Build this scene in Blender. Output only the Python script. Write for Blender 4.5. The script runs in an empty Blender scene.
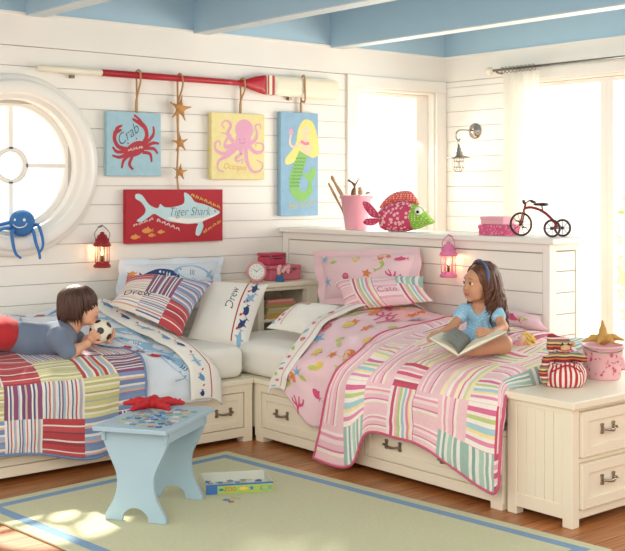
import bpy, math, random
import numpy as np
from mathutils import Vector, Matrix
from mathutils.geometry import delaunay_2d_cdt
random.seed(7); rng = np.random.RandomState(5)
C = bpy.context.scene.collection
PI = math.pi
# ---------------------------------------------------------------- camera geometry
F = 1121.0; CX = 312.5; HY = 189.0; EYE = 1.5
YAW = math.atan2(932, 1121)
VW = Vector((math.sin(YAW), math.cos(YAW), 0)); RT = Vector((math.cos(YAW), -math.sin(YAW), 0))
def ray(px, py):
    return VW + RT*((px-CX)/F) + Vector((0, 0, (HY-py)/F))
def at(px, py, X=None, Y=None, Z=None, D=None):
    """surveyed point: sight line met with a plane of the room (X, Y, Z) or a distance D"""
    d = ray(px, py)
    t = X/d.x if X is not None else Y/d.y if Y is not None else (Z-EYE)/d.z if Z is not None else D
    return Vector((d.x*t, d.y*t, EYE+d.z*t))
# ---------------------------------------------------------------- materials
def lin(c):
    r = []
    for v in c[:3]:
        v = v/255.0
        r.append(v/12.92 if v <= .04045 else ((v+.055)/1.055)**2.4)
    return (r[0], r[1], r[2], 1.0)
MATS = {}
def base_nodes(name):
    m = bpy.data.materials.new(name); m.use_nodes = True
    nt = m.node_tree; b = nt.nodes['Principled BSDF']
    return m, nt, b
def mat(name, rgb, rough=.55, metal=0.0, var=.05, vscale=6.0, bump=0.0, bscale=250.0, sheen=0.0, stretch=None, emit=None, sub=0.0):
    if name in MATS: return MATS[name]
    m, nt, b = base_nodes(name); N = nt.nodes; L = nt.links
    tc = N.new('ShaderNodeTexCoord'); src = tc.outputs['Object']
    if stretch:
        mp = N.new('ShaderNodeMapping'); mp.inputs['Scale'].default_value = stretch
        L.new(src, mp.inputs['Vector']); src = mp.outputs['Vector']
    c = lin(rgb)
    nz = N.new('ShaderNodeTexNoise'); nz.inputs['Scale'].default_value = vscale; nz.inputs['Detail'].default_value = 4
    L.new(src, nz.inputs['Vector'])
    mx = N.new('ShaderNodeMix'); mx.data_type = 'RGBA'
    mx.inputs[6].default_value = tuple(max(0, x*(1-var)) for x in c[:3])+(1,)
    mx.inputs[7].default_value = tuple(min(1, x*(1+var)) for x in c[:3])+(1,)
    L.new(nz.outputs['Fac'], mx.inputs[0]); L.new(mx.outputs[2], b.inputs['Base Color'])
    b.inputs['Roughness'].default_value = rough; b.inputs['Metallic'].default_value = metal
    if sheen: b.inputs['Sheen Weight'].default_value = sheen
    if sub:
        b.inputs['Subsurface Weight'].default_value = sub
        b.inputs['Subsurface Radius'].default_value = (.012, .005, .003)
    if emit:
        b.inputs['Emission Color'].default_value = lin(emit[0]); b.inputs['Emission Strength'].default_value = emit[1]
    if bump:
        n2 = N.new('ShaderNodeTexNoise'); n2.inputs['Scale'].default_value = bscale; n2.inputs['Detail'].default_value = 2
        L.new(src, n2.inputs['Vector'])
        bp = N.new('ShaderNodeBump'); bp.inputs['Strength'].default_value = bump; bp.inputs['Distance'].default_value = .004
        L.new(n2.outputs['Fac'], bp.inputs['Height']); L.new(bp.outputs['Normal'], b.inputs['Normal'])
    MATS[name] = m; return m
def fabric(name, rgb, var=.05, bump=.25):
    return mat(name, rgb, rough=.85, var=var, vscale=14, bump=bump, bscale=420, sheen=.15)
def stripes(name, seq, rep=1.6, axis=0, pale=None):
    """woven stripes across one patch: seq = [(width, rgb)]"""
    if name in MATS: return MATS[name]
    if pale: seq = [(w, tuple(c[i]*(1-pale[0])+pale[1][i]*pale[0] for i in range(3))) for w, c in seq]
    m, nt, b = base_nodes(name); N = nt.nodes; L = nt.links
    uv = N.new('ShaderNodeUVMap'); sp = N.new('ShaderNodeSeparateXYZ'); L.new(uv.outputs['UV'], sp.inputs[0])
    s = sp.outputs[axis]
    if rep != 1:
        a = N.new('ShaderNodeMath'); a.operation = 'MULTIPLY'; a.inputs[1].default_value = rep; L.new(s, a.inputs[0])
        f = N.new('ShaderNodeMath'); f.operation = 'FRACT'; L.new(a.outputs[0], f.inputs[0]); s = f.outputs[0]
    cr = N.new('ShaderNodeValToRGB'); cr.color_ramp.interpolation = 'CONSTANT'
    tot = float(sum(w for w, _ in seq)); p = 0; els = cr.color_ramp.elements
    els[0].position = 0; els[0].color = lin(seq[0][1])
    els.remove(els[1])
    for i, (w, c) in enumerate(seq):
        if i: e = els.new(p/tot); e.color = lin(c)
        p += w
    L.new(s, cr.inputs['Fac'])
    nz = N.new('ShaderNodeTexNoise'); nz.inputs['Scale'].default_value = 60
    tc = N.new('ShaderNodeTexCoord'); L.new(tc.outputs['Object'], nz.inputs['Vector'])
    mr = N.new('ShaderNodeMapRange'); mr.inputs['To Min'].default_value = .92; mr.inputs['To Max'].default_value = 1.06
    L.new(nz.outputs['Fac'], mr.inputs['Value'])
    hv = N.new('ShaderNodeHueSaturation'); L.new(cr.outputs['Color'], hv.inputs['Color']); L.new(mr.outputs[0], hv.inputs['Value'])
    L.new(hv.outputs['Color'], b.inputs['Base Color'])
    b.inputs['Roughness'].default_value = .88; b.inputs['Sheen Weight'].default_value = .12
    bp = N.new('ShaderNodeBump'); bp.inputs['Strength'].default_value = .3; bp.inputs['Distance'].default_value = .006
    n3 = N.new('ShaderNodeTexNoise'); n3.inputs['Scale'].default_value = 45; L.new(tc.outputs['Object'], n3.inputs['Vector'])
    L.new(n3.outputs['Fac'], bp.inputs['Height']); L.new(bp.outputs['Normal'], b.inputs['Normal'])
    MATS[name] = m; return m
def glass(name, tint=(1, 1, 1), gloss=.06):
    if name in MATS: return MATS[name]
    m, nt, b = base_nodes(name); N = nt.nodes; L = nt.links; N.remove(b)
    t = N.new('ShaderNodeBsdfTransparent'); t.inputs[0].default_value = tuple(tint)+(1,)
    g = N.new('ShaderNodeBsdfGlossy'); g.inputs['Roughness'].default_value = .05
    mx = N.new('ShaderNodeMixShader'); mx.inputs[0].default_value = gloss
    L.new(t.outputs[0], mx.inputs[1]); L.new(g.outputs[0], mx.inputs[2])
    L.new(mx.outputs[0], N['Material Output'].inputs['Surface'])
    MATS[name] = m; return m
# ---------------------------------------------------------------- mesh collector
def smooth_pts(pts, n=6, closed=True):
    p = [np.array(q, float) for q in pts]; m = len(p); out = []
    rngs = range(m) if closed else range(m-1)
    for i in rngs:
        g = lambda k: p[k % m] if closed else p[min(max(k, 0), m-1)]
        a, b, c, d = g(i-1), g(i), g(i+1), g(i+2)
        for s in range(n):
            t = s/n
            out.append(.5*((2*b)+(-a+c)*t+(2*a-5*b+4*c-d)*t*t+(-a+3*b-3*c+d)*t**3))
    if not closed: out.append(p[-1])
    return out
def fill(poly, step=None):
    P = [Vector((float(a[0]), float(a[1]))) for a in poly]; n = len(P)
    pts = list(P)
    if step:
        A = np.array([(p.x, p.y) for p in P])
        for x in np.arange(A[:, 0].min()+step*.5, A[:, 0].max(), step):
            for y in np.arange(A[:, 1].min()+step*.5, A[:, 1].max(), step):
                if bdist(A, np.array([[x, y]]))[0] > step*.35: pts.append(Vector((x, y)))
    v, e, f, _, _, _ = delaunay_2d_cdt(pts, [], [list(range(n))], 1, 1e-6)
    out = []
    for t in f:
        a, b, c = (v[i] for i in t)
        ar = (b.x-a.x)*(c.y-a.y)-(c.x-a.x)*(b.y-a.y)
        out.append(tuple(t) if ar > 0 else tuple(reversed(t)))
    return np.array([(q.x, q.y) for q in v]), out
def bdist(A, Q):
    """distance of points Q to closed outline A"""
    B = np.roll(A, -1, 0); d = np.full(len(Q), 1e9)
    for a, b in zip(A, B):
        ab = b-a; l = ab@ab
        t = np.clip(((Q-a)@ab)/(l if l > 0 else 1), 0, 1)
        d = np.minimum(d, np.linalg.norm(Q-a-t[:, None]*ab, axis=1))
    return d
class MB:
    def __init__(s):
        s.v = []; s.f = []; s.m = []; s.uv = []; s.sm = []; s.M = None
    def add(s, verts, faces, m=0, uv=None, smooth=False):
        o = len(s.v)
        if s.M is not None: verts = [s.M @ Vector(q) for q in verts]
        s.v.extend([tuple(q) for q in verts])
        for k, f in enumerate(faces):
            s.f.append(tuple(i+o for i in f)); s.m.append(m[k] if isinstance(m, (list, np.ndarray)) else m); s.sm.append(smooth)
            s.uv.append([uv[i] for i in f] if uv is not None else None)
        return s
    J = 0.0
    def box(s, x0, x1, y0, y1, z0, z1, m=0):
        if MB.J:
            x0, x1, y0, y1, z0, z1 = (q+(random.random()-.5)*MB.J for q in (x0, x1, y0, y1, z0, z1))
        v = [(x0, y0, z0), (x1, y0, z0), (x1, y1, z0), (x0, y1, z0), (x0, y0, z1), (x1, y0, z1), (x1, y1, z1), (x0, y1, z1)]
        return s.add(v, [(3, 2, 1, 0), (4, 5, 6, 7), (0, 1, 5, 4), (1, 2, 6, 5), (2, 3, 7, 6), (3, 0, 4, 7)], m)
    def obox(s, c, size, R=None, m=0):
        R = R or Matrix.Identity(3); c = Vector(c); hx, hy, hz = (q/2 for q in size); v = []
        for z in (-hz, hz):
            for x, y in ((-hx, -hy), (hx, -hy), (hx, hy), (-hx, hy)): v.append(c+R @ Vector((x, y, z)))
        return s.add(v, [(3, 2, 1, 0), (4, 5, 6, 7), (0, 1, 5, 4), (1, 2, 6, 5), (2, 3, 7, 6), (3, 0, 4, 7)], m)
    def tube(s, pts, r, n=8, m=0, closed=False, caps=True):
        P = [Vector(p) for p in pts]; k = len(P); rr = r if isinstance(r, (list, tuple, np.ndarray)) else [r]*k
        V = []; up = None
        for i in range(k):
            if closed: t = P[(i+1) % k]-P[i-1]
            else: t = P[min(i+1, k-1)]-P[max(i-1, 0)]
            t = t.normalized() if t.length > 0 else Vector((0, 0, 1))
            if up is None:
                up = t.orthogonal().normalized()
            up = (up-t*up.dot(t))
            up = up.normalized() if up.length > 1e-6 else t.orthogonal().normalized()
            w = t.cross(up)
            for j in range(n):
                a = 2*PI*j/n; V.append(P[i]+(up*math.cos(a)+w*math.sin(a))*rr[i])
        Fc = []
        for i in range(k if closed else k-1):
            a = i*n; b = ((i+1) % k)*n
            for j in range(n):
                j2 = (j+1) % n; Fc.append((a+j, a+j2, b+j2, b+j))
        if caps and not closed:
            Fc.append(tuple(reversed(range(n)))); Fc.append(tuple((k-1)*n+j for j in range(n)))
        return s.add(V, Fc, m, smooth=True)
    def lathe(s, prof, o=(0, 0, 0), R=None, n=24, m=0, smooth=True):
        R = R or Matrix.Identity(3); o = Vector(o); V = []; Fc = []
        for (r, z) in prof:
            for j in range(n):
                a = 2*PI*j/n; V.append(o+R @ Vector((r*math.cos(a), r*math.sin(a), z)))
        for i in range(len(prof)-1):
            for j in range(n):
                j2 = (j+1) % n; Fc.append((i*n+j, i*n+j2, (i+1)*n+j2, (i+1)*n+j))
        ring = prof[0] == prof[-1]
        if prof[0][0] > 1e-5 and not ring: Fc.append(tuple(reversed(range(n))))
        if prof[-1][0] > 1e-5 and not ring: Fc.append(tuple((len(prof)-1)*n+j for j in range(n)))
        return s.add(V, Fc, m, smooth=smooth)
    def ell(s, c, r, R=None, m=0, n=16):
        R = R or Matrix.Identity(3); c = Vector(c); V = []; Fc = []; h = n//2
        for i in range(h+1):
            t = PI*i/h
            for j in range(n):
                a = 2*PI*j/n
                V.append(c+R @ Vector((r[0]*math.sin(t)*math.cos(a), r[1]*math.sin(t)*math.sin(a), -r[2]*math.cos(t))))
        for i in range(h):
            for j in range(n):
                j2 = (j+1) % n; Fc.append((i*n+j, i*n+j2, (i+1)*n+j2, (i+1)*n+j))
        return s.add(V, Fc, m, smooth=True)
    def prism(s, poly, M, h0, h1, m=0):
        """outline in the xy plane of M, pushed from h0 to h1 along its z"""
        A = np.array([(float(p[0]), float(p[1])) for p in poly]); n = len(A)
        if np.sum(A[:, 0]*np.roll(A[:, 1], -1)-np.roll(A[:, 0], -1)*A[:, 1]) < 0: A = A[::-1]
        v2, tr = fill(A)
        V = [M @ Vector((a, b, h1)) for a, b in v2]+[M @ Vector((a, b, h0)) for a, b in v2]; k = len(v2)
        Fc = list(tr)+[tuple(k+i for i in reversed(t)) for t in tr]
        o = len(V)
        V += [M @ Vector((a, b, h0)) for a, b in A]+[M @ Vector((a, b, h1)) for a, b in A]
        Fc += [(o+i, o+(i+1) % n, o+n+(i+1) % n, o+n+i) for i in range(n)]
        return s.add(V, Fc, m)
    def puff(s, poly, M, thick, w=None, step=.012, m=0, mf=None):
        """stuffed or rounded body over a 2D outline"""
        A = np.array([(float(p[0]), float(p[1])) for p in poly])
        v2, tr = fill(A, step); d = bdist(A, v2); w = w or d.max()
        h = thick*np.sqrt(np.clip(1-(1-np.clip(d/w, 0, 1))**2, 0, 1)); k = len(v2)
        V = [M @ Vector((a, b, z)) for (a, b), z in zip(v2, h)]+[M @ Vector((a, b, -z)) for (a, b), z in zip(v2, h)]
        Fc = list(tr)+[tuple(k+i for i in reversed(t)) for t in tr]
        if mf is not None:
            mm = [mf(*(v2[list(t)].mean(0))) for t in tr]; m = mm+mm
        return s.add(V, Fc, m, smooth=True)
    def art(s, A, S, base=.001, step=.0005, fine=.03):
        """flat artwork laid on a surface S(us, vs, offs)"""
        for k, (p, tr, mi) in enumerate(A.items):
            V = S(p[:, 0], p[:, 1], base+.00007*(k % 40)); q = tr[len(tr)//2][:3]; up = S(p[list(q), 0], p[list(q), 1], base+.00007*(k % 40)+.002)
            a, b, c = (Vector(tuple(V[i])) for i in q); dn = sum((Vector(tuple(up[i]))-Vector(tuple(V[q[i]])) for i in range(3)), Vector())
            if (b-a).cross(c-a).dot(dn) < 0: tr = [tuple(reversed(t)) for t in tr]
            dn.normalize(); V = [Vector(tuple(v))+dn*(1.2e-6*i) for i, v in enumerate(V)]
            s.add(V, tr, mi, smooth=True)
        return s
    def build(s, name, mats, parent=None, bevel=0, solid=0, weld=False, kind=None, auto=False, offset=-1, rim=0):
        org = Vector((0, 0, 0)); q = parent
        while q is not None: org = org+Vector(q.location); q = q.parent
        me = bpy.data.meshes.new(name)
        me.from_pydata([tuple(Vector(p)-org) for p in s.v], [], s.f)
        for mm in (mats if isinstance(mats, (list, tuple)) else [mats]): me.materials.append(mm)
        me.polygons.foreach_set('material_index', np.array(s.m, np.int32))
        me.polygons.foreach_set('use_smooth', np.array(s.sm, bool))
        if any(u is not None for u in s.uv):
            ul = me.uv_layers.new(name='UVMap'); i = 0
            for u, f in zip(s.uv, s.f):
                for k in range(len(f)):
                    ul.data[i].uv = u[k] if u is not None else (0, 0); i += 1
        me.update()
        o = bpy.data.objects.new(name, me); C.objects.link(o)
        if parent is not None: o.parent = parent
        if bevel:
            b = o.modifiers.new('bevel', 'BEVEL'); b.width = bevel; b.segments = 2; b.limit_method = 'ANGLE'; b.angle_limit = math.radians(40)
        if solid:
            sd = o.modifiers.new('solid', 'SOLIDIFY'); sd.thickness = solid; sd.offset = offset
            if rim: sd.material_offset_rim = rim
        if kind: o['kind'] = kind
        return o
# ---------------------------------------------------------------- naming
def tag(o, label, cat, group=None):
    o['label'] = label; o['category'] = cat
    if group: o['group'] = group
    return o
def thing(name, label, cat, loc=(0, 0, 0), rz=0, group=None):
    o = bpy.data.objects.new(name, None); C.objects.link(o); o.location = loc; o.rotation_euler = (0, 0, rz); o.empty_display_size = .05
    return tag(o, label, cat, group)
def struct(o):
    o['kind'] = 'structure'; return o
def dup(root, loc, rz=None, label=None):
    r = root.copy(); C.objects.link(r); r.location = loc
    if rz is not None: r.rotation_euler = (0, 0, rz)
    if label: r['label'] = label
    for ch in list(root.children):
        c = ch.copy(); C.objects.link(c); c.parent = r
        for g in list(ch.children):
            d = g.copy(); C.objects.link(d); d.parent = c
    return r
# ---------------------------------------------------------------- 2D artwork
_txt = {}
def text2d(body, shear=0.0, bold=0.0):
    k = (body, shear, bold)
    if k in _txt: return _txt[k]
    cu = bpy.data.curves.new('lettering', 'FONT'); cu.body = body; cu.size = 1; cu.shear = shear; cu.offset = bold
    cu.align_x = 'CENTER'; cu.align_y = 'CENTER'; cu.resolution_u = 4
    ob = bpy.data.objects.new('lettering', cu); C.objects.link(ob)
    dg = bpy.context.evaluated_depsgraph_get(); dg.update()
    me = bpy.data.meshes.new_from_object(ob.evaluated_get(dg))
    V = np.array([(v.co.x, v.co.y) for v in me.vertices]); T = []
    for p in me.polygons:
        ids = list(p.vertices)
        for i in range(1, len(ids)-1):
            t = (ids[0], ids[i], ids[i+1]); a, b, c = (V[q] for q in t)
            T.append(t if (b[0]-a[0])*(c[1]-a[1])-(c[0]-a[0])*(b[1]-a[1]) > 0 else t[::-1])
    bpy.data.objects.remove(ob); bpy.data.meshes.remove(me); bpy.data.curves.remove(cu)
    V = V-np.array([(V[:, 0].max()+V[:, 0].min())/2, (V[:, 1].max()+V[:, 1].min())/2])
    _txt[k] = (V, T); return _txt[k]
class Art:
    def __init__(s): s.items = []
    def poly(s, pts, m, sm=5, step=None):
        P = smooth_pts(pts, sm) if sm else pts
        v, t = fill(P, step); s.items.append((v, t, m)); return s
    def stroke(s, pts, w, m, sm=6, closed=False):
        P = np.array(smooth_pts(pts, sm, closed) if sm else pts); n = len(P)
        ww = np.interp(np.linspace(0, 1, n), np.linspace(0, 1, len(w)), w) if isinstance(w, (list, tuple)) else np.full(n, w)
        T = np.roll(P, -1, 0)-np.roll(P, 1, 0)
        if not closed: T[0] = P[1]-P[0]; T[-1] = P[-1]-P[-2]
        T /= np.maximum(np.linalg.norm(T, axis=1), 1e-9)[:, None]; Nn = np.stack([-T[:, 1], T[:, 0]], 1)
        V = np.concatenate([P-Nn*ww[:, None]/2, P+Nn*ww[:, None]/2]); tr = []
        for i in range(n if closed else n-1):
            j = (i+1) % n; tr += [(i, j, n+j), (i, n+j, n+i)]
        s.items.append((V, tr, m)); return s
    def ell(s, c, rx, ry, m, n=16, rot=0):
        a = np.linspace(0, 2*PI, n, endpoint=False); x = rx*np.cos(a); y = ry*np.sin(a)
        P = np.stack([c[0]+x*math.cos(rot)-y*math.sin(rot), c[1]+x*math.sin(rot)+y*math.cos(rot)], 1)
        s.items.append((P, [(0, i, i+1) for i in range(1, n-1)], m)); return s
    def rect(s, x0, x1, y0, y1, m, nx=1, ny=1):
        V = []; T = []
        for j in range(ny+1):
            for i in range(nx+1): V.append((x0+(x1-x0)*i/nx, y0+(y1-y0)*j/ny))
        for j in range(ny):
            for i in range(nx):
                a = j*(nx+1)+i; T.append((a, a+1, a+nx+2, a+nx+1))
        s.items.append((np.array(V), T, m)); return s
    def text(s, body, size, c, m, shear=.25, rot=0, bold=0, sx=1):
        V, T = text2d(body, shear, bold); V = V*np.array([size*sx, size]); ca, sa = math.cos(rot), math.sin(rot)
        V = np.stack([c[0]+V[:, 0]*ca-V[:, 1]*sa, c[1]+V[:, 0]*sa+V[:, 1]*ca], 1)
        s.items.append((V, T, m)); return s
    def put(s, other, c, k=1, rot=0, flip=False, mm=None):
        ca, sa = math.cos(rot), math.sin(rot)
        for V, T, m in other.items:
            V = V*k
            if flip: V = V*np.array([-1, 1]); T = [tuple(reversed(t)) for t in T]
            V = np.stack([c[0]+V[:, 0]*ca-V[:, 1]*sa, c[1]+V[:, 0]*sa+V[:, 1]*ca], 1)
            s.items.append((V, T, mm.get(m, m) if mm else m))
        return s
def flat(M):
    return lambda u, v, h: [M @ Vector((a, b, h)) for a, b in zip(u, v)]
def frame(o, x, y):
    """4x4 with origin o and x, y axes (z = x cross y)"""
    x = Vector(x).normalized(); y = Vector(y); y = (y-x*y.dot(x)).normalized(); z = x.cross(y)
    M = Matrix((x, y, z)).transposed().to_4x4(); M.translation = Vector(o); return M
# ---------------------------------------------------------------- soft goods
def crw(t, n):
    """Catmull-Rom weights, t in 0..1 over n control points"""
    t = np.clip(np.asarray(t, float), 0, 1)*(n-1); i = np.minimum(t.astype(int), n-2); f = t-i
    W = np.zeros((len(t), n)); r = np.arange(len(t))
    w = [.5*(-f+2*f**2-f**3), .5*(2-5*f**2+3*f**3), .5*(f+4*f**2-3*f**3), .5*(-f**2+f**3)]
    for k, ww in zip((-1, 0, 1, 2), w):
        np.add.at(W, (r, np.clip(i+k, 0, n-1)), ww)
    return W
class Soft:
    """surface with P(u, v) (arrays in 0..1), size Lu x Lv metres"""
    sgn = 1
    def N(s, u, v):
        e = 1e-3
        a = s.P(np.clip(u+e, 0, 1), v)-s.P(np.clip(u-e, 0, 1), v); b = s.P(u, np.clip(v+e, 0, 1))-s.P(u, np.clip(v-e, 0, 1))
        n = np.cross(a, b); return s.sgn*n/np.maximum(np.linalg.norm(n, axis=1), 1e-9)[:, None]
    def S(s, du, dv, h):
        u = np.clip(np.asarray(du, float)/s.Lu, 0, 1); v = np.clip(np.asarray(dv, float)/s.Lv, 0, 1)
        return s.P(u, v)+s.N(u, v)*h
    def mesh(s, mb, nu, nv, cell=None, m=0, off=0, rev=False, pu=1, pv=1):
        uu = np.linspace(0, 1, nu+1); vv = np.linspace(0, 1, nv+1); U, V = np.meshgrid(uu, vv, indexing='ij')
        P = s.P(U.ravel(), V.ravel())
        if off: P = P+s.N(U.ravel(), V.ravel())*off
        o = len(mb.v); mb.v.extend([tuple(q) for q in P])
        for i in range(nu):
            for j in range(nv):
                q = [(i, j), (i+1, j), (i+1, j+1), (i, j+1)]; mi = m; rot = 0
                if cell:
                    ci = int(i*pu/nu); cj = int(j*pv/nv); mi, rot = cell(ci, cj)
                    loc = [(a*pu/nu-ci, b*pv/nv-cj) for a, b in q]
                else: loc = [(a/nu, b/nv) for a, b in q]
                if rot: loc = [(b, a) for a, b in loc]
                f = [o+a*(nv+1)+b for a, b in q]
                if (s.sgn < 0) != rev: f = f[::-1]; loc = loc[::-1]
                mb.f.append(tuple(f)); mb.m.append(mi); mb.sm.append(True); mb.uv.append(loc)
        return mb
class Cloth(Soft):
    def __init__(s, ctrl, Lu, Lv, waves=(), up=Vector((0, 0, 1)), fn=None):
        s.c = np.array([[tuple(p) for p in row] for row in ctrl], float); s.Lu = Lu; s.Lv = Lv; s.w = waves; s.fn = fn
        n = s.N(np.array([.3, .5, .7]), np.array([.3, .3, .3])).mean(0)
        s.sgn = 1 if n @ np.array(up) > 0 else -1
    def B(s, u, v):
        Wu = crw(u, s.c.shape[0]); Wv = crw(v, s.c.shape[1])
        return np.einsum('ki,kj,ijd->kd', Wu, Wv, s.c)
    def P(s, u, v):
        p = s.B(u, v)
        if len(s.w) or s.fn:
            e = 2e-3
            a = s.B(np.clip(u+e, 0, 1), v)-s.B(np.clip(u-e, 0, 1), v); b = s.B(u, np.clip(v+e, 0, 1))-s.B(u, np.clip(v-e, 0, 1))
            n = np.cross(a, b); n = s.sgn*n/np.maximum(np.linalg.norm(n, axis=1), 1e-9)[:, None]; d = np.zeros(len(u))
            for (amp, ku, kv, ph) in s.w: d += amp*np.sin(ku*u*s.Lu+kv*v*s.Lv+ph+1.3*np.sin(2.1*ku*.3*u*s.Lu-kv*.37*v*s.Lv))
            if s.fn: d += s.fn(u, v)
            p = p+n*d[:, None]
        return p
class Pillow(Soft):
    """stuffed case: corners bottom-left, bottom-right, top-right, top-left seen from its front"""
    def __init__(s, c, T, back=.7, pinch=.05, seed=0, sag=0):
        s.c = [np.array(tuple(q), float) for q in c]; s.T = T; s.back = back; s.pinch = pinch; s.seed = seed; s.side = 1
        s.Lu = np.linalg.norm(s.c[1]-s.c[0]); s.Lv = np.linalg.norm(s.c[3]-s.c[0])
        n = np.cross(s.c[1]-s.c[0], s.c[3]-s.c[0]); s.n = n/np.linalg.norm(n); s.sag = sag
    def P(s, u, v):
        pu = s.pinch*np.sin(PI*v)*(1-2*u)*np.abs(1-2*u)**2; pv = s.pinch*np.sin(PI*u)*(1-2*v)*np.abs(1-2*v)**2
        a = u+pu; b = v+pv
        q = s.c[0]*((1-a)*(1-b))[:, None]+s.c[1]*(a*(1-b))[:, None]+s.c[2]*(a*b)[:, None]+s.c[3]*((1-a)*b)[:, None]
        f = np.clip((1-np.abs(2*u-1)**2.4)*(1-np.abs(2*v-1)**2.4), 0, 1)**.62
        w = .05*np.sin(9*u+5*v+s.seed)+.04*np.sin(-6*u+11*v+2*s.seed)+.03*np.sin(17*u-4*v+s.seed)
        h = s.T*f*(1+w)
        k = 1 if s.side > 0 else -s.back
        q = q+s.n[None]*(h*k)[:, None]
        if s.sag: q[:, 2] -= s.sag*np.sin(PI*u)*v**2
        return q
    def both(s, mb, n=22, cell=None, pu=1, pv=1, m=0, mback=0):
        s.side = 1; s.sgn = 1; s.mesh(mb, n*pu//max(pu, 1)//max(pu, 1)*pu if False else n, n, cell, m, pu=pu, pv=pv)
        s.side = -1; s.mesh(mb, n, n, None, mback, rev=True); s.side = 1
        return mb
    def flange(s, mb, w, m=0):
        """flat border round the case"""
        c = [Vector(q) for q in s.c]; ctr = sum(c, Vector())/4; out = []
        ux = (c[1]-c[0]).normalized(); vy = (c[3]-c[0]).normalized()
        o = [c[0]-ux*w-vy*w, c[1]+ux*w-vy*w, c[2]+ux*w+vy*w, c[3]-ux*w+vy*w]
        n = Vector(s.n); k = 14; V = []; Fc = []
        for e in range(4):
            for i in range(k):
                t = i/k; u = np.array([[t], [1], [1-t], [0]][e], float); v = np.array([[0], [t], [1], [1-t]][e], float)
                inn = Vector(s.P(u, v)[0]); ou = o[e]*(1-t)+o[(e+1) % 4]*t+n*(.012*math.sin(7*t*2+e))
                V += [inn, ou]
        L = len(V)
        for i in range(0, L, 2): Fc.append((i, i+1, (i+3) % L, (i+2) % L))
        a = len(mb.v); mb.add(V, [tuple(reversed(f)) for f in Fc], m, smooth=True)
        mb.add([Vector(q)-n*.006 for q in V], Fc, m, smooth=True)
        mb.add([V[i] if j == 0 else V[i]-n*.006 for i in range(1, L, 2) for j in (0, 1)],
               [(i, i+1, (i+3) % L, (i+2) % L) for i in range(0, L, 2)], m)
        return mb
# ---------------------------------------------------------------- implicit bodies (one continuous surface)
class SDF:
    def __init__(s): s.ops = []
    def cap(s, a, b, ra, rb=None, k=.02, sub=False):
        s.ops.append(('c', np.array(tuple(a)), np.array(tuple(b)), ra, ra if rb is None else rb, k, sub)); return s
    def chain(s, pts, rs, k=.015):
        for i in range(len(pts)-1): s.cap(pts[i], pts[i+1], rs[i], rs[i+1], k)
        return s
    def ell(s, c, r, R=None, k=.02, sub=False):
        s.ops.append(('e', np.array(tuple(c)), np.array(r, float), np.array(R if R is not None else Matrix.Identity(3)), 0, k, sub)); return s
    def half(s, p, n, k=.003):
        """cut away everything on the side n points to"""
        s.ops.append(('h', np.array(tuple(p)), np.array(tuple(Vector(n).normalized())), 0, 0, k, True)); return s
    def polygonise(s, cell):
        lo = np.full(3, 1e9); hi = -lo
        for o in s.ops:
            if o[-1]: continue
            if o[0] == 'c': r = max(o[3], o[4])+.01; lo = np.minimum(lo, np.minimum(o[1], o[2])-r); hi = np.maximum(hi, np.maximum(o[1], o[2])+r)
            else: r = o[2].max()+.01; lo = np.minimum(lo, o[1]-r); hi = np.maximum(hi, o[1]+r)
        lo -= 2*cell; n = np.ceil((hi-lo)/cell).astype(int)+3
        ax = [lo[i]+cell*np.arange(n[i]) for i in range(3)]
        D = np.full(n, .5)
        for o in s.ops:
            k = o[5]
            if o[0] == 'h':
                d = (ax[0][:, None, None]-o[1][0])*o[2][0]+(ax[1][None, :, None]-o[1][1])*o[2][1]+(ax[2][None, None, :]-o[1][2])*o[2][2]
                D = np.maximum(D, d); continue
            if o[0] == 'c': r = max(o[3], o[4])+k+3*cell; a = np.minimum(o[1], o[2])-r; b = np.maximum(o[1], o[2])+r
            else: r = o[2].max()+k+3*cell; a = o[1]-r; b = o[1]+r
            i0 = np.clip(((a-lo)/cell).astype(int), 0, n); i1 = np.clip(((b-lo)/cell).astype(int)+2, 0, n)
            if (i1 <= i0).any(): continue
            sl = tuple(slice(p, q) for p, q in zip(i0, i1))
            X, Y, Z = np.meshgrid(*(ax[t][sl[t]] for t in range(3)), indexing='ij')
            Q = np.stack([X, Y, Z], -1)
            if o[0] == 'c':
                ab = o[2]-o[1]; l = max(ab@ab, 1e-12); t = np.clip(((Q-o[1])@ab)/l, 0, 1)
                d = np.linalg.norm(Q-o[1]-t[..., None]*ab, axis=-1)-(o[3]+(o[4]-o[3])*t)
            else:
                q = (Q-o[1])@o[3]; k0 = np.linalg.norm(q/o[2], axis=-1); k1 = np.maximum(np.linalg.norm(q/o[2]**2, axis=-1), 1e-9); d = k0*(k0-1)/k1
                d = np.where(k0 < 1e-6, -o[2].min(), d)
            A = D[sl]
            if o[6]:
                h = np.maximum(k-np.abs(A+d), 0)/k; D[sl] = np.maximum(A, -d)+h*h*k/4
            else:
                h = np.maximum(k-np.abs(A-d), 0)/k; D[sl] = np.minimum(A, d)-h*h*k/4
        return nets(D, lo, cell)
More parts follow.
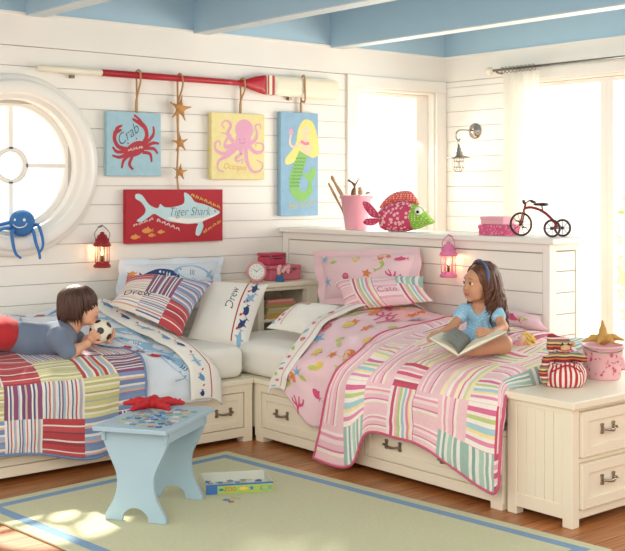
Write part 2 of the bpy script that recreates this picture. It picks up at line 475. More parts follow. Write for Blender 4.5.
def nets(D, lo, cell):
    n = D.shape; S = D < 0
    cs = np.zeros(np.array(n)-1, int)
    for dx in (0, 1):
        for dy in (0, 1):
            for dz in (0, 1): cs += S[dx:n[0]-1+dx, dy:n[1]-1+dy, dz:n[2]-1+dz]
    act = np.argwhere((cs > 0) & (cs < 8)); idx = -np.ones(np.array(n)-1, int); idx[tuple(act.T)] = np.arange(len(act))
    acc = np.zeros((len(act), 3)); cnt = np.zeros(len(act))
    cor = [(x, y, z) for x in (0, 1) for y in (0, 1) for z in (0, 1)]
    for a in cor:
        for ax in range(3):
            if a[ax]: continue
            b = list(a); b[ax] = 1
            da = D[tuple((act+np.array(a)).T)]; db = D[tuple((act+np.array(b)).T)]; m = (da < 0) != (db < 0)
            t = np.where(m, da/np.where(m, da-db, 1), 0); p = np.tile(np.array(a, float), (len(act), 1)); p[:, ax] += t
            acc[m] += p[m]; cnt[m] += 1
    V = lo+cell*(act+acc/np.maximum(cnt, 1)[:, None]); Fs = []
    for ax in range(3):
        o1, o2 = [(1, 2), (2, 0), (0, 1)][ax]
        sl0 = [slice(1, n[i]-1) for i in range(3)]; sl1 = list(sl0); sl0[ax] = slice(0, n[ax]-1); sl1[ax] = slice(1, n[ax])
        a = S[tuple(sl0)]; b = S[tuple(sl1)]
        for flip, mk in ((False, a & ~b), (True, ~a & b)):
            e = np.argwhere(mk)
            if not len(e): continue
            for i in range(3):
                if i != ax: e[:, i] += 1
            e1 = np.zeros(3, int); e1[o1] = 1; e2 = np.zeros(3, int); e2[o2] = 1
            q = [idx[tuple((e-w).T)] for w in (e1+e2, e2, 0*e1, e1)]
            q = np.stack(q if not flip else q[::-1], 1); Fs.append(q[(q >= 0).all(1)])
    return V, np.concatenate(Fs)
def sdf_obj(sdf, cell, name, mats, parent, mf=None, smooth_it=1):
    V, Fq = sdf.polygonise(cell)
    for _ in range(smooth_it):
        acc = np.zeros_like(V); c = np.zeros(len(V))
        for k in range(4):
            np.add.at(acc, Fq[:, k], V[Fq[:, (k+1) % 4]]); np.add.at(c, Fq[:, k], 1)
            np.add.at(acc, Fq[:, k], V[Fq[:, k-1]]); np.add.at(c, Fq[:, k], 1)
        V = .5*V+.5*acc/np.maximum(c, 1)[:, None]
    mb = MB(); cen = V[Fq].mean(1)
    mb.add([tuple(v) for v in V], [tuple(int(i) for i in f) for f in Fq], [int(q) for q in mf(cen)] if mf else 0, smooth=True)
    return mb.build(name, mats, parent)
# ================================================================= THE ROOM
YB, XR, ZT = 6.42, 6.76, 2.567
PAINT = mat('white_wall_paint', (243, 239, 230), rough=.5, var=.012)
TRIMW = mat('white_trim_paint', (245, 241, 232), rough=.38, var=.01)
BLUEC = mat('sky_blue_paint', (176, 207, 224), rough=.6, var=.03)
BLUEL = mat('pale_blue_paint', (206, 221, 228), rough=.6, var=.03)
GLASS = glass('window_glass')
# floor: wide honey boards
def wood_floor():
    m, nt, b = base_nodes('honey_wood_boards'); N = nt.nodes; L = nt.links
    tc = N.new('ShaderNodeTexCoord'); sp = N.new('ShaderNodeSeparateXYZ'); L.new(tc.outputs['Object'], sp.inputs[0])
    dv = N.new('ShaderNodeMath'); dv.operation = 'DIVIDE'; dv.inputs[1].default_value = .125; L.new(sp.outputs['Y'], dv.inputs[0])
    fl = N.new('ShaderNodeMath'); fl.operation = 'FLOOR'; L.new(dv.outputs[0], fl.inputs[0])
    wn = N.new('ShaderNodeTexWhiteNoise'); wn.noise_dimensions = '1D'; L.new(fl.outputs[0], wn.inputs['W'])
    mp = N.new('ShaderNodeMapping'); mp.inputs['Scale'].default_value = (1.5, 26, 1); L.new(tc.outputs['Object'], mp.inputs['Vector'])
    of = N.new('ShaderNodeVectorMath'); of.operation = 'ADD'; L.new(mp.outputs[0], of.inputs[0]); L.new(wn.outputs['Color'], of.inputs[1])
    nz = N.new('ShaderNodeTexNoise'); nz.inputs['Scale'].default_value = 2.2; nz.inputs['Detail'].default_value = 6; nz.inputs['Distortion'].default_value = .6
    L.new(of.outputs[0], nz.inputs['Vector'])
    cr = N.new('ShaderNodeValToRGB'); e = cr.color_ramp.elements
    e[0].position = .25; e[0].color = lin((146, 84, 42)); e[1].position = .75; e[1].color = lin((206, 136, 78))
    L.new(nz.outputs['Fac'], cr.inputs['Fac'])
    hs = N.new('ShaderNodeHueSaturation'); L.new(cr.outputs['Color'], hs.inputs['Color'])
    mr = N.new('ShaderNodeMapRange'); mr.inputs['To Min'].default_value = .82; mr.inputs['To Max'].default_value = 1.12
    L.new(wn.outputs['Value'], mr.inputs['Value']); L.new(mr.outputs[0], hs.inputs['Value']); L.new(hs.outputs['Color'], b.inputs['Base Color'])
    b.inputs['Roughness'].default_value = .33
    return m
WOOD = wood_floor()
mb = MB(); y = 0.0; k = 0
while y < 6.5:
    mb.box(-1.5, 7.0, y+.0012, y+.1238, -.03, 0, 0); y += .125; k += 1
mb.box(-1.5, 7.0, 0, 6.5, -.06, -.006, 0)
struct(mb.build('floor', WOOD, bevel=0))

# back wall: horizontal boards, a round window opening and a doorway
WC = Vector((2.965, YB, 1.645)); RC = .44
DX0, DX1, DZ1 = 5.783, 6.643, 2.286
def board_levels(lo, hi):
    z = 2.376; out = []
    while z > lo: z -= .1222
    while z < hi: out.append(z); z += .1222
    return out
def boards(mb, axis, p, lo, hi, z0, z1, holes=(), circ=None, th=.018, sgn=1):
    """boards on plane axis = p; thickness away from the room; gaps of 4 mm"""
    lv = [z0]+[z for z in board_levels(z0, z1) if z0+.02 < z < z1-.02]+[z1]
    for a, b in zip(lv, lv[1:]):
        za, zb = a+.0018, b-.0018; n = 1
        if circ and za < circ[1]+circ[2] and zb > circ[1]-circ[2]: n = 8
        for k in range(n):
            c, d = za+(zb-za)*k/n, za+(zb-za)*(k+1)/n; segs = [(lo, hi)]
            for (h0, h1, g0, g1) in holes:
                if c < g1-1e-4 and d > g0+1e-4: segs = [q for s in segs for q in ((s[0], min(s[1], h0)), (max(s[0], h1), s[1])) if q[1]-q[0] > .004]
            if circ:
                zc = min(max(circ[1], c), d)-circ[1]
                if abs(zc) < circ[2]:
                    w = math.sqrt(circ[2]**2-zc*zc); segs = [q for s in segs for q in ((s[0], min(s[1], circ[0]-w)), (max(s[0], circ[0]+w), s[1])) if q[1]-q[0] > .004]
            for s0, s1 in segs:
                if axis == 'Y': mb.box(s0, s1, p, p+th*sgn, c, d)
                else: mb.box(p, p+th*sgn, s0, s1, c, d)
def slab(mb, axis, a, b, lo, hi, z0, z1, holes=()):
    """solid wall body behind the boards with rectangular holes"""
    xs = sorted({lo, hi, *[h for q in holes for h in q[:2]]}); zs = sorted({z0, z1, *[h for q in holes for h in q[2:]]})
    for x0, x1 in zip(xs, xs[1:]):
        for c, d in zip(zs, zs[1:]):
            if any(x0 >= q[0]-1e-6 and x1 <= q[1]+1e-6 and c >= q[2]-1e-6 and d <= q[3]+1e-6 for q in holes): continue
            if axis == 'Y': mb.box(x0, x1, a, b, c, d)
            else: mb.box(a, b, x0, x1, c, d)
WALLBACK = mat('wall_board_shadow_gap', (196, 188, 176), rough=.8, var=.02)
mb = MB()
boards(mb, 'Y', YB, .6, XR, 0, 2.376, holes=[(DX0, DX1, 0, DZ1)], circ=(WC.x, WC.z, RC))
mb.box(.6, XR, YB-.004, YB+.018, 2.379, ZT)                       # frieze board under the ceiling
struct(mb.build('wall_back', PAINT))
mb = MB(); hb = RC*.86
slab(mb, 'Y', YB+.016, YB+.12, .6, XR+.1, 0, ZT+.45, holes=[(DX0, DX1, 0, DZ1), (WC.x-hb, WC.x+hb, WC.z-hb, WC.z+hb)])
struct(mb.build('wall_back_core', WALLBACK))
mb = MB(); mb.box(.6, XR, YB-.002, YB+.015, ZT+.018, 3.02)
struct(mb.build('wall_back_upper', BLUEC))
mb = MB(); mb.box(.6, XR, YB-.012, YB, ZT, ZT+.018)
struct(mb.build('trim_back', TRIMW))
# right wall with the wide glazed door opening
OY0, OY1, OZ1 = 1.6, 5.60, 2.33
mb = MB(); boards(mb, 'X', XR, OY1, YB, 0, OZ1); boards(mb, 'X', XR, 0, YB, OZ1, 2.376)
mb.box(XR-.004, XR+.018, 0, YB, 2.379, ZT); boards(mb, 'X', XR, 0, OY0, 0, OZ1)
struct(mb.build('wall_right', PAINT))
mb = MB(); slab(mb, 'X', XR+.016, XR+.1, 0, YB+.02, 0, ZT+.45, holes=[(OY0, OY1, 0, OZ1)])
struct(mb.build('wall_right_core', WALLBACK))
mb = MB(); mb.box(XR-.002, XR+.015, 0, YB, ZT+.018, 3.02); struct(mb.build('wall_right_upper', BLUEC))
mb = MB(); mb.box(XR-.012, XR, 0, YB-.012, ZT, ZT+.018); struct(mb.build('trim_right', TRIMW))
# ceiling and its beams
mb = MB(); mb.box(.6, XR+.1, 1.2, YB+.12, 3.0, 3.06); struct(mb.build('ceiling', BLUEC))
for i, x in enumerate((1.81, 3.042, 4.274, 5.509)):
    mb = MB(); mb.box(x, x+.13, 1.2, YB-.003, ZT+.004, 3.0, 0); mb.box(x+.004, x+.126, 1.2, YB-.004, ZT-.004, ZT+.004, 1)
    struct(mb.build('ceiling_beam_%d' % (i+1), [BLUEC, BLUEL]))
# ---- door in the back wall: casing, bright panelled leaf with frosted light behind
d1 = bpy.data.objects.new('door_1', None); C.objects.link(d1); d1.location = (6.21, YB, 0); struct(d1)
mb = MB(); w = .113
mb.box(DX0-w, DX0, YB-.024, YB-.001, 0, DZ1); mb.box(DX1, DX1+w, YB-.024, YB-.001, 0, DZ1); mb.box(DX0-w, DX1+w, YB-.024, YB-.001, DZ1, DZ1+.09)
mb.box(DX0, DX0+.02, YB, YB+.12, 0, DZ1); mb.box(DX1-.02, DX1, YB, YB+.12, 0, DZ1); mb.box(DX0, DX1, YB, YB+.12, DZ1-.02, DZ1)
mb.build('casing', TRIMW, d1, bevel=.004)
mb = MB(); a, b = DX0+.022, DX1-.022; y0, y1 = YB+.06, YB+.095; s = .085
mb.box(a, a+.03, y0, y1, .01, DZ1-.022); mb.box(b-s-.045, b, y0, y1, .01, DZ1-.022)
for z0, z1 in ((.01, .2), (.95, 1.05), (DZ1-.05, DZ1-.022)): mb.box(a+.03, b-s-.045, y0, y1, z0, z1)
mb.build('door_frame', TRIMW, d1, bevel=.004)
mb = MB(); mb.box(a+.03, b-s-.045, y0+.014, y0+.020, .2, DZ1-.05); mb.build('pane', glass('door_glass', (1, 1, 1), .04), d1)
# ---- round window
w1 = bpy.data.objects.new('window_1', None); C.objects.link(w1); w1.location = WC; struct(w1)
RX = Matrix.Rotation(PI/2, 3, 'X')          # lathe axis -> -Y (towards the room)
mb = MB()
mb.lathe([(.40, -.1), (.40, .035), (.408, .05), (.43, .058), (.436, .075), (.44, .092), (.455, .1), (.505, .096), (.515, .088), (.52, .066), (.53, .058), (.55, .052), (.556, .04), (.556, .0), (.50, -.001), (.45, -.02), (.44, -.1), (.40, -.1)], WC, RX, n=96)
mb.build('casing', TRIMW, w1)
mb = MB()
mb.lathe([(.365, -.062), (.362, -.04), (.37, -.022), (.40, -.018), (.412, -.03), (.412, -.09), (.37, -.09), (.365, -.062)], WC, RX, n=64)
mb.lathe([(.085, -.07), (.085, -.03), (.112, -.03), (.112, -.07), (.085, -.07)], WC, RX, n=40)
for i in range(4):
    dx, dz = [(1, 0), (-1, 0), (0, 1), (0, -1)][i]
    c = WC+Vector((dx*.235, .05, dz*.235)); mb.obox(c, (.27 if dx else .024, .04, .27 if dz else .024))
mb.build('window_frame', TRIMW, w1)
mb = MB(); mb.prism([(.375*math.cos(2*PI*i/48), .375*math.sin(2*PI*i/48)) for i in range(48)], frame(WC+Vector((0, .056, 0)), (1, 0, 0), (0, 0, 1)), -.002, .002); mb.build('pane', GLASS, w1)
# ---- glazed doors in the right wall
d2 = bpy.data.objects.new('door_2', None); C.objects.link(d2); d2.location = (XR, 4.0, 0); struct(d2)
mb = MB()
mb.box(XR-.022, XR-.001, OY1, OY1+.09, 0, OZ1); mb.box(XR-.022, XR-.001, OY0-.09, OY1+.09, OZ1, OZ1+.085)
mb.box(XR, XR+.1, OY1-.02, OY1, 0, OZ1); mb.box(XR, XR+.1, OY0, OY1, OZ1-.02, OZ1); mb.box(XR, XR+.1, OY0, OY0+.02, 0, OZ1)
mb.build('casing', TRIMW, d2, bevel=.004)
yy = [OY1-.022, 4.85, 3.75, 2.7, OY0+.022]
for p, q in zip(yy, yy[1:]):
    mb = MB(); x0, x1 = XR+.03, XR+.07; s = .055
    mb.box(x0, x1, p-s, p, .01, OZ1-.022); mb.box(x0, x1, q, q+s, .01, OZ1-.022)
    mb.box(x0, x1, q+s, p-s, .01, .2); mb.box(x0, x1, q+s, p-s, OZ1-.055, OZ1-.022)
    mb.build('sash', TRIMW, d2, bevel=.003)
    mb = MB(); mb.box(XR+.047, XR+.053, q+s, p-s, .2, OZ1-.055); mb.build('pane', GLASS, d2)
# ---- half-height board divider behind the girl's bed
HX0, HX1, HY0, HZ = 5.05, 5.33, 3.99, 1.19
mb = MB()
boards(mb, 'X', HX0+.004, HY0+.055, YB-.075, 0, HZ-.055, th=.012)
boards(mb, 'Y', HY0+.004, HX0+.062, HX1-.045, 0, HZ-.045, th=.012)
boards(mb, 'X', HX1-.004, HY0+.055, YB-.06, 0, HZ-.055, th=.012, sgn=-1)
mb.box(HX0, HX0+.03, HY0, HY0+.05, 0, HZ); mb.box(HX0+.03, HX0+.058, HY0, HY0+.02, 0, HZ); mb.box(HX1-.04, HX1, HY0, HY0+.05, 0, HZ)
mb.box(HX0, HX0+.02, YB-.07, YB-.006, 0, HZ); mb.box(HX0, HX0+.015, HY0+.05, YB-.07, HZ-.05, HZ); mb.box(HX0+.058, HX1-.04, HY0, HY0+.015, HZ-.04, HZ)
mb.box(HX1-.02, HX1, HY0+.05, YB-.006, HZ-.05, HZ)
struct(mb.build('wall_divider', TRIMW, bevel=.002))
mb = MB(); mb.box(HX0+.02, HX1-.02, HY0+.02, YB-.006, .002, HZ-.003); struct(mb.build('wall_divider_core', WALLBACK))
mb = MB(); mb.box(HX0-.035, HX1+.075, HY0-.05, YB-.006, HZ, HZ+.032); struct(mb.build('trim_ledge', TRIMW, bevel=.005))
mb = MB(); mb.box(.6, 5.04, YB-.016, YB-.001, .0, .12); struct(mb.build('baseboard_back', TRIMW, bevel=.003))
LEDGE = HZ+.032
# ---- garden outside the glazed doors
GRASS = mat('pale_patio', (232, 228, 214), rough=.9, var=.06, vscale=3)
mb = MB(); mb.box(XR+.12, 16, -6, 14, -.12, -.06); mb.box(.0, XR+.12, YB+.14, 14, -.12, -.06); struct(mb.build('ground_outside', GRASS))
LEAF = [mat('hedge_leaf_%d' % i, c, rough=.7, var=.2, vscale=4) for i, c in enumerate(((200, 216, 170), (222, 230, 198)))]
def shrub(c, r, h, n, li, label):
    t = thing('garden_shrub', label, 'shrub', (c[0], c[1], -.06), group=None)
    mb = MB()
    for i in range(n):
        th = rng.rand()*2*PI; rr = r*math.sqrt(rng.rand()); z = rng.rand()
        k = math.sqrt(max(0, 1-(z*.95)**3)); p = Vector((c[0]+rr*k*math.cos(th), c[1]+rr*k*math.sin(th), .1+z*h))
        d = Vector(rng.randn(3)).normalized(); e = d.orthogonal().normalized(); s = .05+.05*rng.rand()
        mb.add([p-d*s, p+e*s*.45, p+d*s, p-e*s*.45], [(0, 1, 2, 3)], 0)
    mb.build('foliage', LEAF[li], t)
    mb = MB()
    for i in range(5):
        a = i*1.3; mb.tube([(c[0], c[1], -.06), (c[0]+.1*math.cos(a), c[1]+.1*math.sin(a), h*.4), (c[0]+r*.5*math.cos(a), c[1]+r*.5*math.sin(a), h*.8)], [.03, .022, .01], 6)
    mb.build('stem', mat('bark', (140, 116, 88), rough=.9), t)
shrub((10.45, 6.75), .6, 1.6, 1500, 1, 'pale leafy garden shrub outside the glazed doors at the right edge')
MB.J = .0009
# ================================================================= FURNITURE
CREAM = mat('cream_paint', (243, 233, 210), rough=.42, var=.02)
PEWTER = mat('aged_pewter', (150, 135, 118), rough=.38, metal=.85, var=.15, vscale=30)
NICKEL = mat('polished_nickel', (168, 160, 150), rough=.25, metal=1, var=.06)
SHEET = fabric('white_cotton', (244, 240, 230), var=.02, bump=.15)
def handle(parent, c, out, along, w=.1, m=None):
    """bail pull: two flared feet and a bar"""
    c = Vector(c); o = Vector(out); a = Vector(along); z = Vector((0, 0, 1)); mb = MB()
    for s in (-1, 1):
        p = c+a*(s*w/2); M = frame(p, a, z) if (a.cross(z)).dot(o) > 0 else frame(p, -a, z)
        mb.prism(smooth_pts([(-.011, -.022), (.011, -.022), (.006, 0), (.011, .022), (-.011, .022), (-.006, 0)], 3), M, 0, .006)
        mb.tube([p, p+o*.02], [.007, .006], 8)
    mb.tube([c-a*w/2+o*.02, c-a*w*.25+o*.024-z*.006, c+o*.025-z*.008, c+a*w*.25+o*.024-z*.006, c+a*w/2+o*.02], [.005, .006, .0075, .006, .005], 8)
    mb.tube([c-a*w/2+o*.02-a*.008, c-a*w/2+o*.02+a*.002], .007, 8); mb.tube([c+a*w/2+o*.02-a*.002, c+a*w/2+o*.02+a*.008], .007, 8)
    mb.build('handle', m or PEWTER, parent)
def bed_panel(root, axis, p, out, a0, a1, z0, z1, pulls):
    """framed drawer front on plane axis = p"""
    o = out
    def bx(mb, s0, s1, t0, t1, d0, d1):
        q = sorted((p+o*d0, p+o*d1))
        if axis == 'X': mb.box(q[0], q[1], s0, s1, t0, t1)
        else: mb.box(s0, s1, q[0], q[1], t0, t1)
    mb = MB(); bx(mb, a0, a1, z0, z1, -.01, .006); f = .042
    bx(mb, a0, a0+f, z0, z1, .006, .014); bx(mb, a1-f, a1, z0, z1, .006, .014); bx(mb, a0+f, a1-f, z0, z0+f, .006, .014); bx(mb, a0+f, a1-f, z1-f, z1, .006, .014)
    d = mb.build('drawer', CREAM, root, bevel=.003)
    for s, z in pulls:
        c = (p+o*.006, s, z) if axis == 'X' else (s, p+o*.006, z)
        handle(d, c, (o, 0, 0) if axis == 'X' else (0, o, 0), (0, 1, 0) if axis == 'X' else (1, 0, 0))
BZ = .372
# boy's bed along the back wall
bb = thing('storage_bed', 'cream storage bed with drawers along the wall below the round window, under the boy', 'bed', (3.0, 5.9, 0))
mb = MB(); mb.box(2.02, 4.0, 5.392, 6.395, .075, BZ-.03); mb.box(2.02, 4.0, 5.372, 5.4, BZ-.075, BZ-.03); mb.box(2.02, 4.0, 5.372, 5.4, .032, .085)
mb.box(3.945, 4.0, 5.372, 5.4, .05, BZ-.03); mb.box(3.06, 3.11, 5.372, 5.4, .05, BZ-.03); mb.build('bed_frame', CREAM, bb, bevel=.003)
mb = MB(); mb.box(2.02, 4.0, 5.36, 6.395, BZ-.03, BZ); mb.build('rail', CREAM, bb, bevel=.006)
bed_panel(bb, 'Y', 5.388, -1, 3.12, 3.935, .09, BZ-.08, [(3.33, .19), (3.795, .19)])
bed_panel(bb, 'Y', 5.388, -1, 2.10, 3.05, .09, BZ-.08, [(2.436, .175), (2.85, .175)])
for x in (2.03, 3.935):
    mb = MB(); mb.box(x, x+.065, 5.372, 5.44, 0, .075); mb.build('foot', CREAM, bb, bevel=.003)
# girl's bed
gb = thing('storage_bed', 'cream storage bed with drawers along the low board divider, under the girl', 'bed', (4.5, 4.6, 0))
mb = MB(); mb.box(4.03, 5.04, 3.445, 5.355, .075, BZ-.03); mb.box(4.015, 4.04, 3.445, 5.368, BZ-.075, BZ-.03); mb.box(4.015, 4.04, 3.445, 5.368, .032, .085)
mb.box(4.015, 4.04, 5.31, 5.368, .05, BZ-.03); mb.box(4.015, 4.04, 4.41, 4.46, .05, BZ-.03); mb.box(4.015, 4.04, 3.445, 3.5, .05, BZ-.03)
mb.box(4.03, 4.5, 5.355, 5.99, .075, BZ-.03)
mb.build('bed_frame', CREAM, gb, bevel=.003)
mb = MB(); mb.box(4.003, 5.04, 3.445, 5.99, BZ-.03, BZ); mb.build('rail', CREAM, gb, bevel=.006)
bed_panel(gb, 'X', 4.031, -1, 4.47, 5.30, .09, BZ-.08, [(5.115, .19), (4.65, .19)])
bed_panel(gb, 'X', 4.031, -1, 3.51, 4.40, .09, BZ-.08, [(4.186, .175), (3.792, .170)])
for y in (3.45, 5.29):
    mb = MB(); mb.box(4.015, 4.085, y, y+.07, 0, .075); mb.build('foot', CREAM, gb, bevel=.003)
def mattress(label, x0, x1, y0, y1, z0, z1):
    mb = MB(); mb.box(x0, x1, y0, y1, z0, z1)
    o = mb.build('mattress', SHEET); b = o.modifiers.new('bevel', 'BEVEL'); b.width = .055; b.segments = 6; b.limit_method = 'NONE'
    for p in o.data.polygons: p.use_smooth = True
    tag(o, label, 'mattress')
mattress('white sheeted mattress on the bed under the round window', 2.05, 3.975, 5.405, 6.39, BZ+.002, .562)
mattress('white sheeted mattress on the bed beside the low board divider', 4.035, 5.035, 3.50, 5.95, BZ+.002, .565)
# corner cabinet
cc = thing('corner_cabinet', 'cream open shelf cabinet in the corner between the two beds', 'cabinet', (4.77, 6.2, 0))
x0, x1, y0, y1, zt = 4.515, 5.035, 6.0, 6.40, .865
mb = MB(); mb.box(x0, x0+.05, y0, y0+.06, 0, zt-.03); mb.box(x1-.09, x1, y0, y0+.06, 0, zt-.03); mb.box(x0, x0+.02, y0, y1, 0, zt-.03); mb.box(x1-.02, x1, y0, y1, 0, zt-.03)
mb.box(x0, x1, y0, y0+.05, zt-.055, zt-.03); mb.box(x0, x1, y1-.02, y1, 0, zt-.03); mb.box(x0+.05, x1-.09, y0, y0+.04, 0, .06); mb.build('carcass', CREAM, cc, bevel=.003)
mb = MB(); mb.box(x0-.02, x1, y0-.025, y1, zt-.03, zt); mb.build('cabinet_top', CREAM, cc, bevel=.005)
mb = MB(); mb.box(x0+.02, x1-.02, y0+.01, y1-.02, .60, .62); mb.build('shelf', CREAM, cc)
# chest at the foot of the girl's bed
ch = thing('drawer_chest', 'cream two-drawer chest at the foot of the girl\'s bed, far right', 'chest', (4.55, 3.24, 0))
x0, x1, y0, y1, zt = 4.03, 5.08, 3.06, 3.43, .565
mb = MB(); mb.box(x0+.012, x1, y0+.015, y1, .05, zt-.035)
for a, b in ((y0, y0+.055), (y1-.055, y1)): mb.box(x0, x0+.05, a, b, 0, zt-.035)
n = 5; ys = np.linspace(y0+.055, y1-.055, n+1)
for a, b in zip(ys, ys[1:]): mb.box(x0+.004, x0+.02, a+.001, b-.001, .075, zt-.035)
mb.box(x0+.001, x0+.02, y0+.05, y1-.05, .036, .10); mb.box(x0+.001, x0+.02, y0+.05, y1-.05, zt-.06, zt-.035)
mb.box(x1-.05, x1, y0, y0+.05, 0, zt-.035); mb.box(x1-.05, x1, y1-.05, y1, 0, zt-.035); mb.box(x0+.05, x1-.05, y0+.004, y0+.03, .036, .075)
mb.box(x0+.05, x1-.05, y0+.004, y0+.03, .285, .305); mb.box(x0+.05, x1-.05, y0+.004, y0+.03, zt-.05, zt-.035)
mb.build('carcass', CREAM, ch, bevel=.003)
mb = MB(); mb.box(x0-.022, x1+.02, y0-.025, y1, zt-.035, zt); mb.build('chest_top', CREAM, ch, bevel=.006)
for z0, z1 in ((.08, .28), (.31, .51)):
    mb = MB(); a0, a1 = x0+.055, x1-.055; f = .045
    mb.box(a0, a1, y0-.004, y0+.02, z0, z1)
    for q in ((a0, a0+f, z0, z1), (a1-f, a1, z0, z1), (a0+f, a1-f, z0, z0+f), (a0+f, a1-f, z1-f, z1)): mb.box(q[0], q[1], y0-.014, y0-.004, q[2], q[3])
    k = 14
    for i in range(k):
        xx = a0+.04+(a1-a0-.08)*i/(k-1); mb.box(xx-.006, xx+.006, y0-.016, y0-.008, z0+.003, z0+.010)
    d = mb.build('drawer', CREAM, ch, bevel=.0025)
    for xx in (4.28, 4.82): handle(d, (xx, y0-.004, (z0+z1)/2+.01), (0, -1, 0), (1, 0, 0), .085, NICKEL)
# stool
SB = mat('pale_blue_stool_paint', (166, 193, 207), rough=.45, var=.03)
st = thing('step_stool', 'pale blue wooden stool with curved cut-out legs standing on the rug', 'stool', (2.77, 4.48, .012), rz=0)
TH = math.radians(33); su = Vector((math.cos(TH), math.sin(TH), 0)); sw = Vector((math.sin(TH), -math.cos(TH), 0)); sc0 = Vector((2.815, 4.545, 0))-VW*.08+RT*.012
Ms = Matrix((su, -sw, Vector((0, 0, 1)))).transposed(); STZ = .443
mb = MB(); mb.obox(sc0+Vector((0, 0, STZ-.011)), (.56, .36, .022), Ms); mb.build('seat', SB, st, bevel=.004)
side = [(.166, .421), (.160, .375), (.132, .31), (.095, .23), (.09, .17), (.105, .11), (.135, .06), (.148, .035), (.15, .014)]
arch = [(.065, .014), (.06, .04), (.035, .065), (0, .074), (-.035, .065), (-.06, .04), (-.065, .014)]
pr = smooth_pts(side, 4, False); ar = smooth_pts(arch, 3, False)
out = [(a, b) for a, b in pr]+[(a, b) for a, b in ar]+[(-a, b) for a, b in reversed(pr)]
for s in (-1, 1):
    M = frame(sc0+su*(s*.205), sw, (0, 0, 1)); mb = MB(); mb.prism(out, M, -.01, .01); mb.build('leg_panel', SB, st, bevel=.002)
for s in (-1, 1):
    mb = MB(); mb.obox(sc0+sw*(s*.152)+Vector((0, 0, .396)), (.46, .018, .05), Ms)
    mb.build('apron', SB, st, bevel=.003)
# rug, turned 5 degrees
def rug_mat():
    m, nt, b = base_nodes('woven_rug'); N = nt.nodes; L = nt.links
    uv = N.new('ShaderNodeUVMap'); sp = N.new('ShaderNodeSeparateXYZ'); L.new(uv.outputs[0], sp.inputs[0])
    def M(op, a, b=None):
        n = N.new('ShaderNodeMath'); n.operation = op
        for i, q in enumerate((a, b)):
            if q is None: continue
            if isinstance(q, (int, float)): n.inputs[i].default_value = q
            else: L.new(q, n.inputs[i])
        return n.outputs[0]
    W, H = 1.60, 2.45
    d = M('MINIMUM', M('MINIMUM', sp.outputs[0], M('SUBTRACT', W, sp.outputs[0])), M('MINIMUM', sp.outputs[1], M('SUBTRACT', H, sp.outputs[1])))
    band = M('MULTIPLY', M('GREATER_THAN', d, .062), M('LESS_THAN', d, .118))
    nz = N.new('ShaderNodeTexNoise'); nz.inputs['Scale'].default_value = 90; nz.inputs['Detail'].default_value = 5; L.new(uv.outputs[0], nz.inputs['Vector'])
    mp = N.new('ShaderNodeMapping'); mp.inputs['Scale'].default_value = (160, 30, 1); L.new(uv.outputs[0], mp.inputs['Vector'])
    n2 = N.new('ShaderNodeTexNoise'); n2.inputs['Scale'].default_value = 1.0; L.new(mp.outputs[0], n2.inputs['Vector'])
    def ramp(c0, c1):
        x = N.new('ShaderNodeMix'); x.data_type = 'RGBA'; x.inputs[6].default_value = lin(c0); x.inputs[7].default_value = lin(c1)
        L.new(M('MULTIPLY', M('ADD', nz.outputs['Fac'], n2.outputs['Fac']), .5), x.inputs[0]); return x.outputs[2]
    mx = N.new('ShaderNodeMix'); mx.data_type = 'RGBA'; L.new(band, mx.inputs[0])
    L.new(ramp((188, 188, 150), (222, 220, 186)), mx.inputs[6]); L.new(ramp((112, 146, 178), (146, 176, 204)), mx.inputs[7])
    L.new(mx.outputs[2], b.inputs['Base Color']); b.inputs['Roughness'].default_value = .95
    bp = N.new('ShaderNodeBump'); bp.inputs['Strength'].default_value = .5; bp.inputs['Distance'].default_value = .004
    L.new(n2.outputs['Fac'], bp.inputs['Height']); L.new(bp.outputs[0], b.inputs['Normal'])
    return m
ra = math.radians(5); ex = Vector((math.cos(ra), math.sin(ra), 0)); ey = Vector((math.sin(ra), -math.cos(ra), 0)); rc = Vector((3.70, 5.21, 0))
mb = MB(); W, H = 1.60, 2.45; c4 = [rc-ex*W, rc, rc+ey*H, rc-ex*W+ey*H]; uv = [(W, 0), (0, 0), (0, H), (W, H)]
V = [q+Vector((0, 0, .001)) for q in c4]+[q+Vector((0, 0, .012)) for q in c4]
mb.add(V, [(7, 6, 5, 4), (0, 1, 2, 3), (0, 4, 5, 1), (1, 5, 6, 2), (2, 6, 7, 3), (3, 7, 4, 0)], 0, uv=uv+uv)
o = mb.build('area_rug', rug_mat(), bevel=.004); tag(o, 'sage green area rug with a blue border stripe on the wood floor', 'rug')
RUGZ = .0125
# ================================================================= BEDDING
MB.J = 0
# ---- motifs (unit size, centred)
def fish(m, eye=None):
    a = Art().poly([(-.5, .0), (-.3, .17), (0, .2), (.28, .1), (.36, .03), (.5, .16), (.46, 0), (.5, -.16), (.36, -.03), (.28, -.1), (0, -.18), (-.3, -.14)], m, 3)
    a.poly([(-.15, .17), (.05, .3), (.15, .15)], m, 0); return a
def shark(m, belly=None, lines=None):
    a = Art().poly([(-.5, .02), (-.36, .12), (-.1, .16), (.14, .1), (.36, .035), (.5, .2), (.45, .02), (.47, -.14), (.35, -.02), (.1, -.09), (-.2, -.12), (-.4, -.07)], m, 4)
    a.poly([(-.1, .13), (.06, .32), (.1, .11)], m, 0); a.poly([(-.16, -.08), (-.02, -.28), (.02, -.08)], m, 0); a.poly([(.2, .06), (.28, .14), (.28, .05)], m, 0)
    if belly is not None: a.poly([(-.44, -.02), (-.2, -.02), (.1, -.03), (.3, -.01), (.1, -.085), (-.2, -.11), (-.38, -.06)], belly, 3)
    if lines is not None:
        for i in range(3): a.stroke([(-.2+.035*i, .06), (-.19+.035*i, 0), (-.2+.035*i, -.04)], .01, lines, 3)
        a.ell((-.38, .05), .016, .016, lines, 8)
    return a
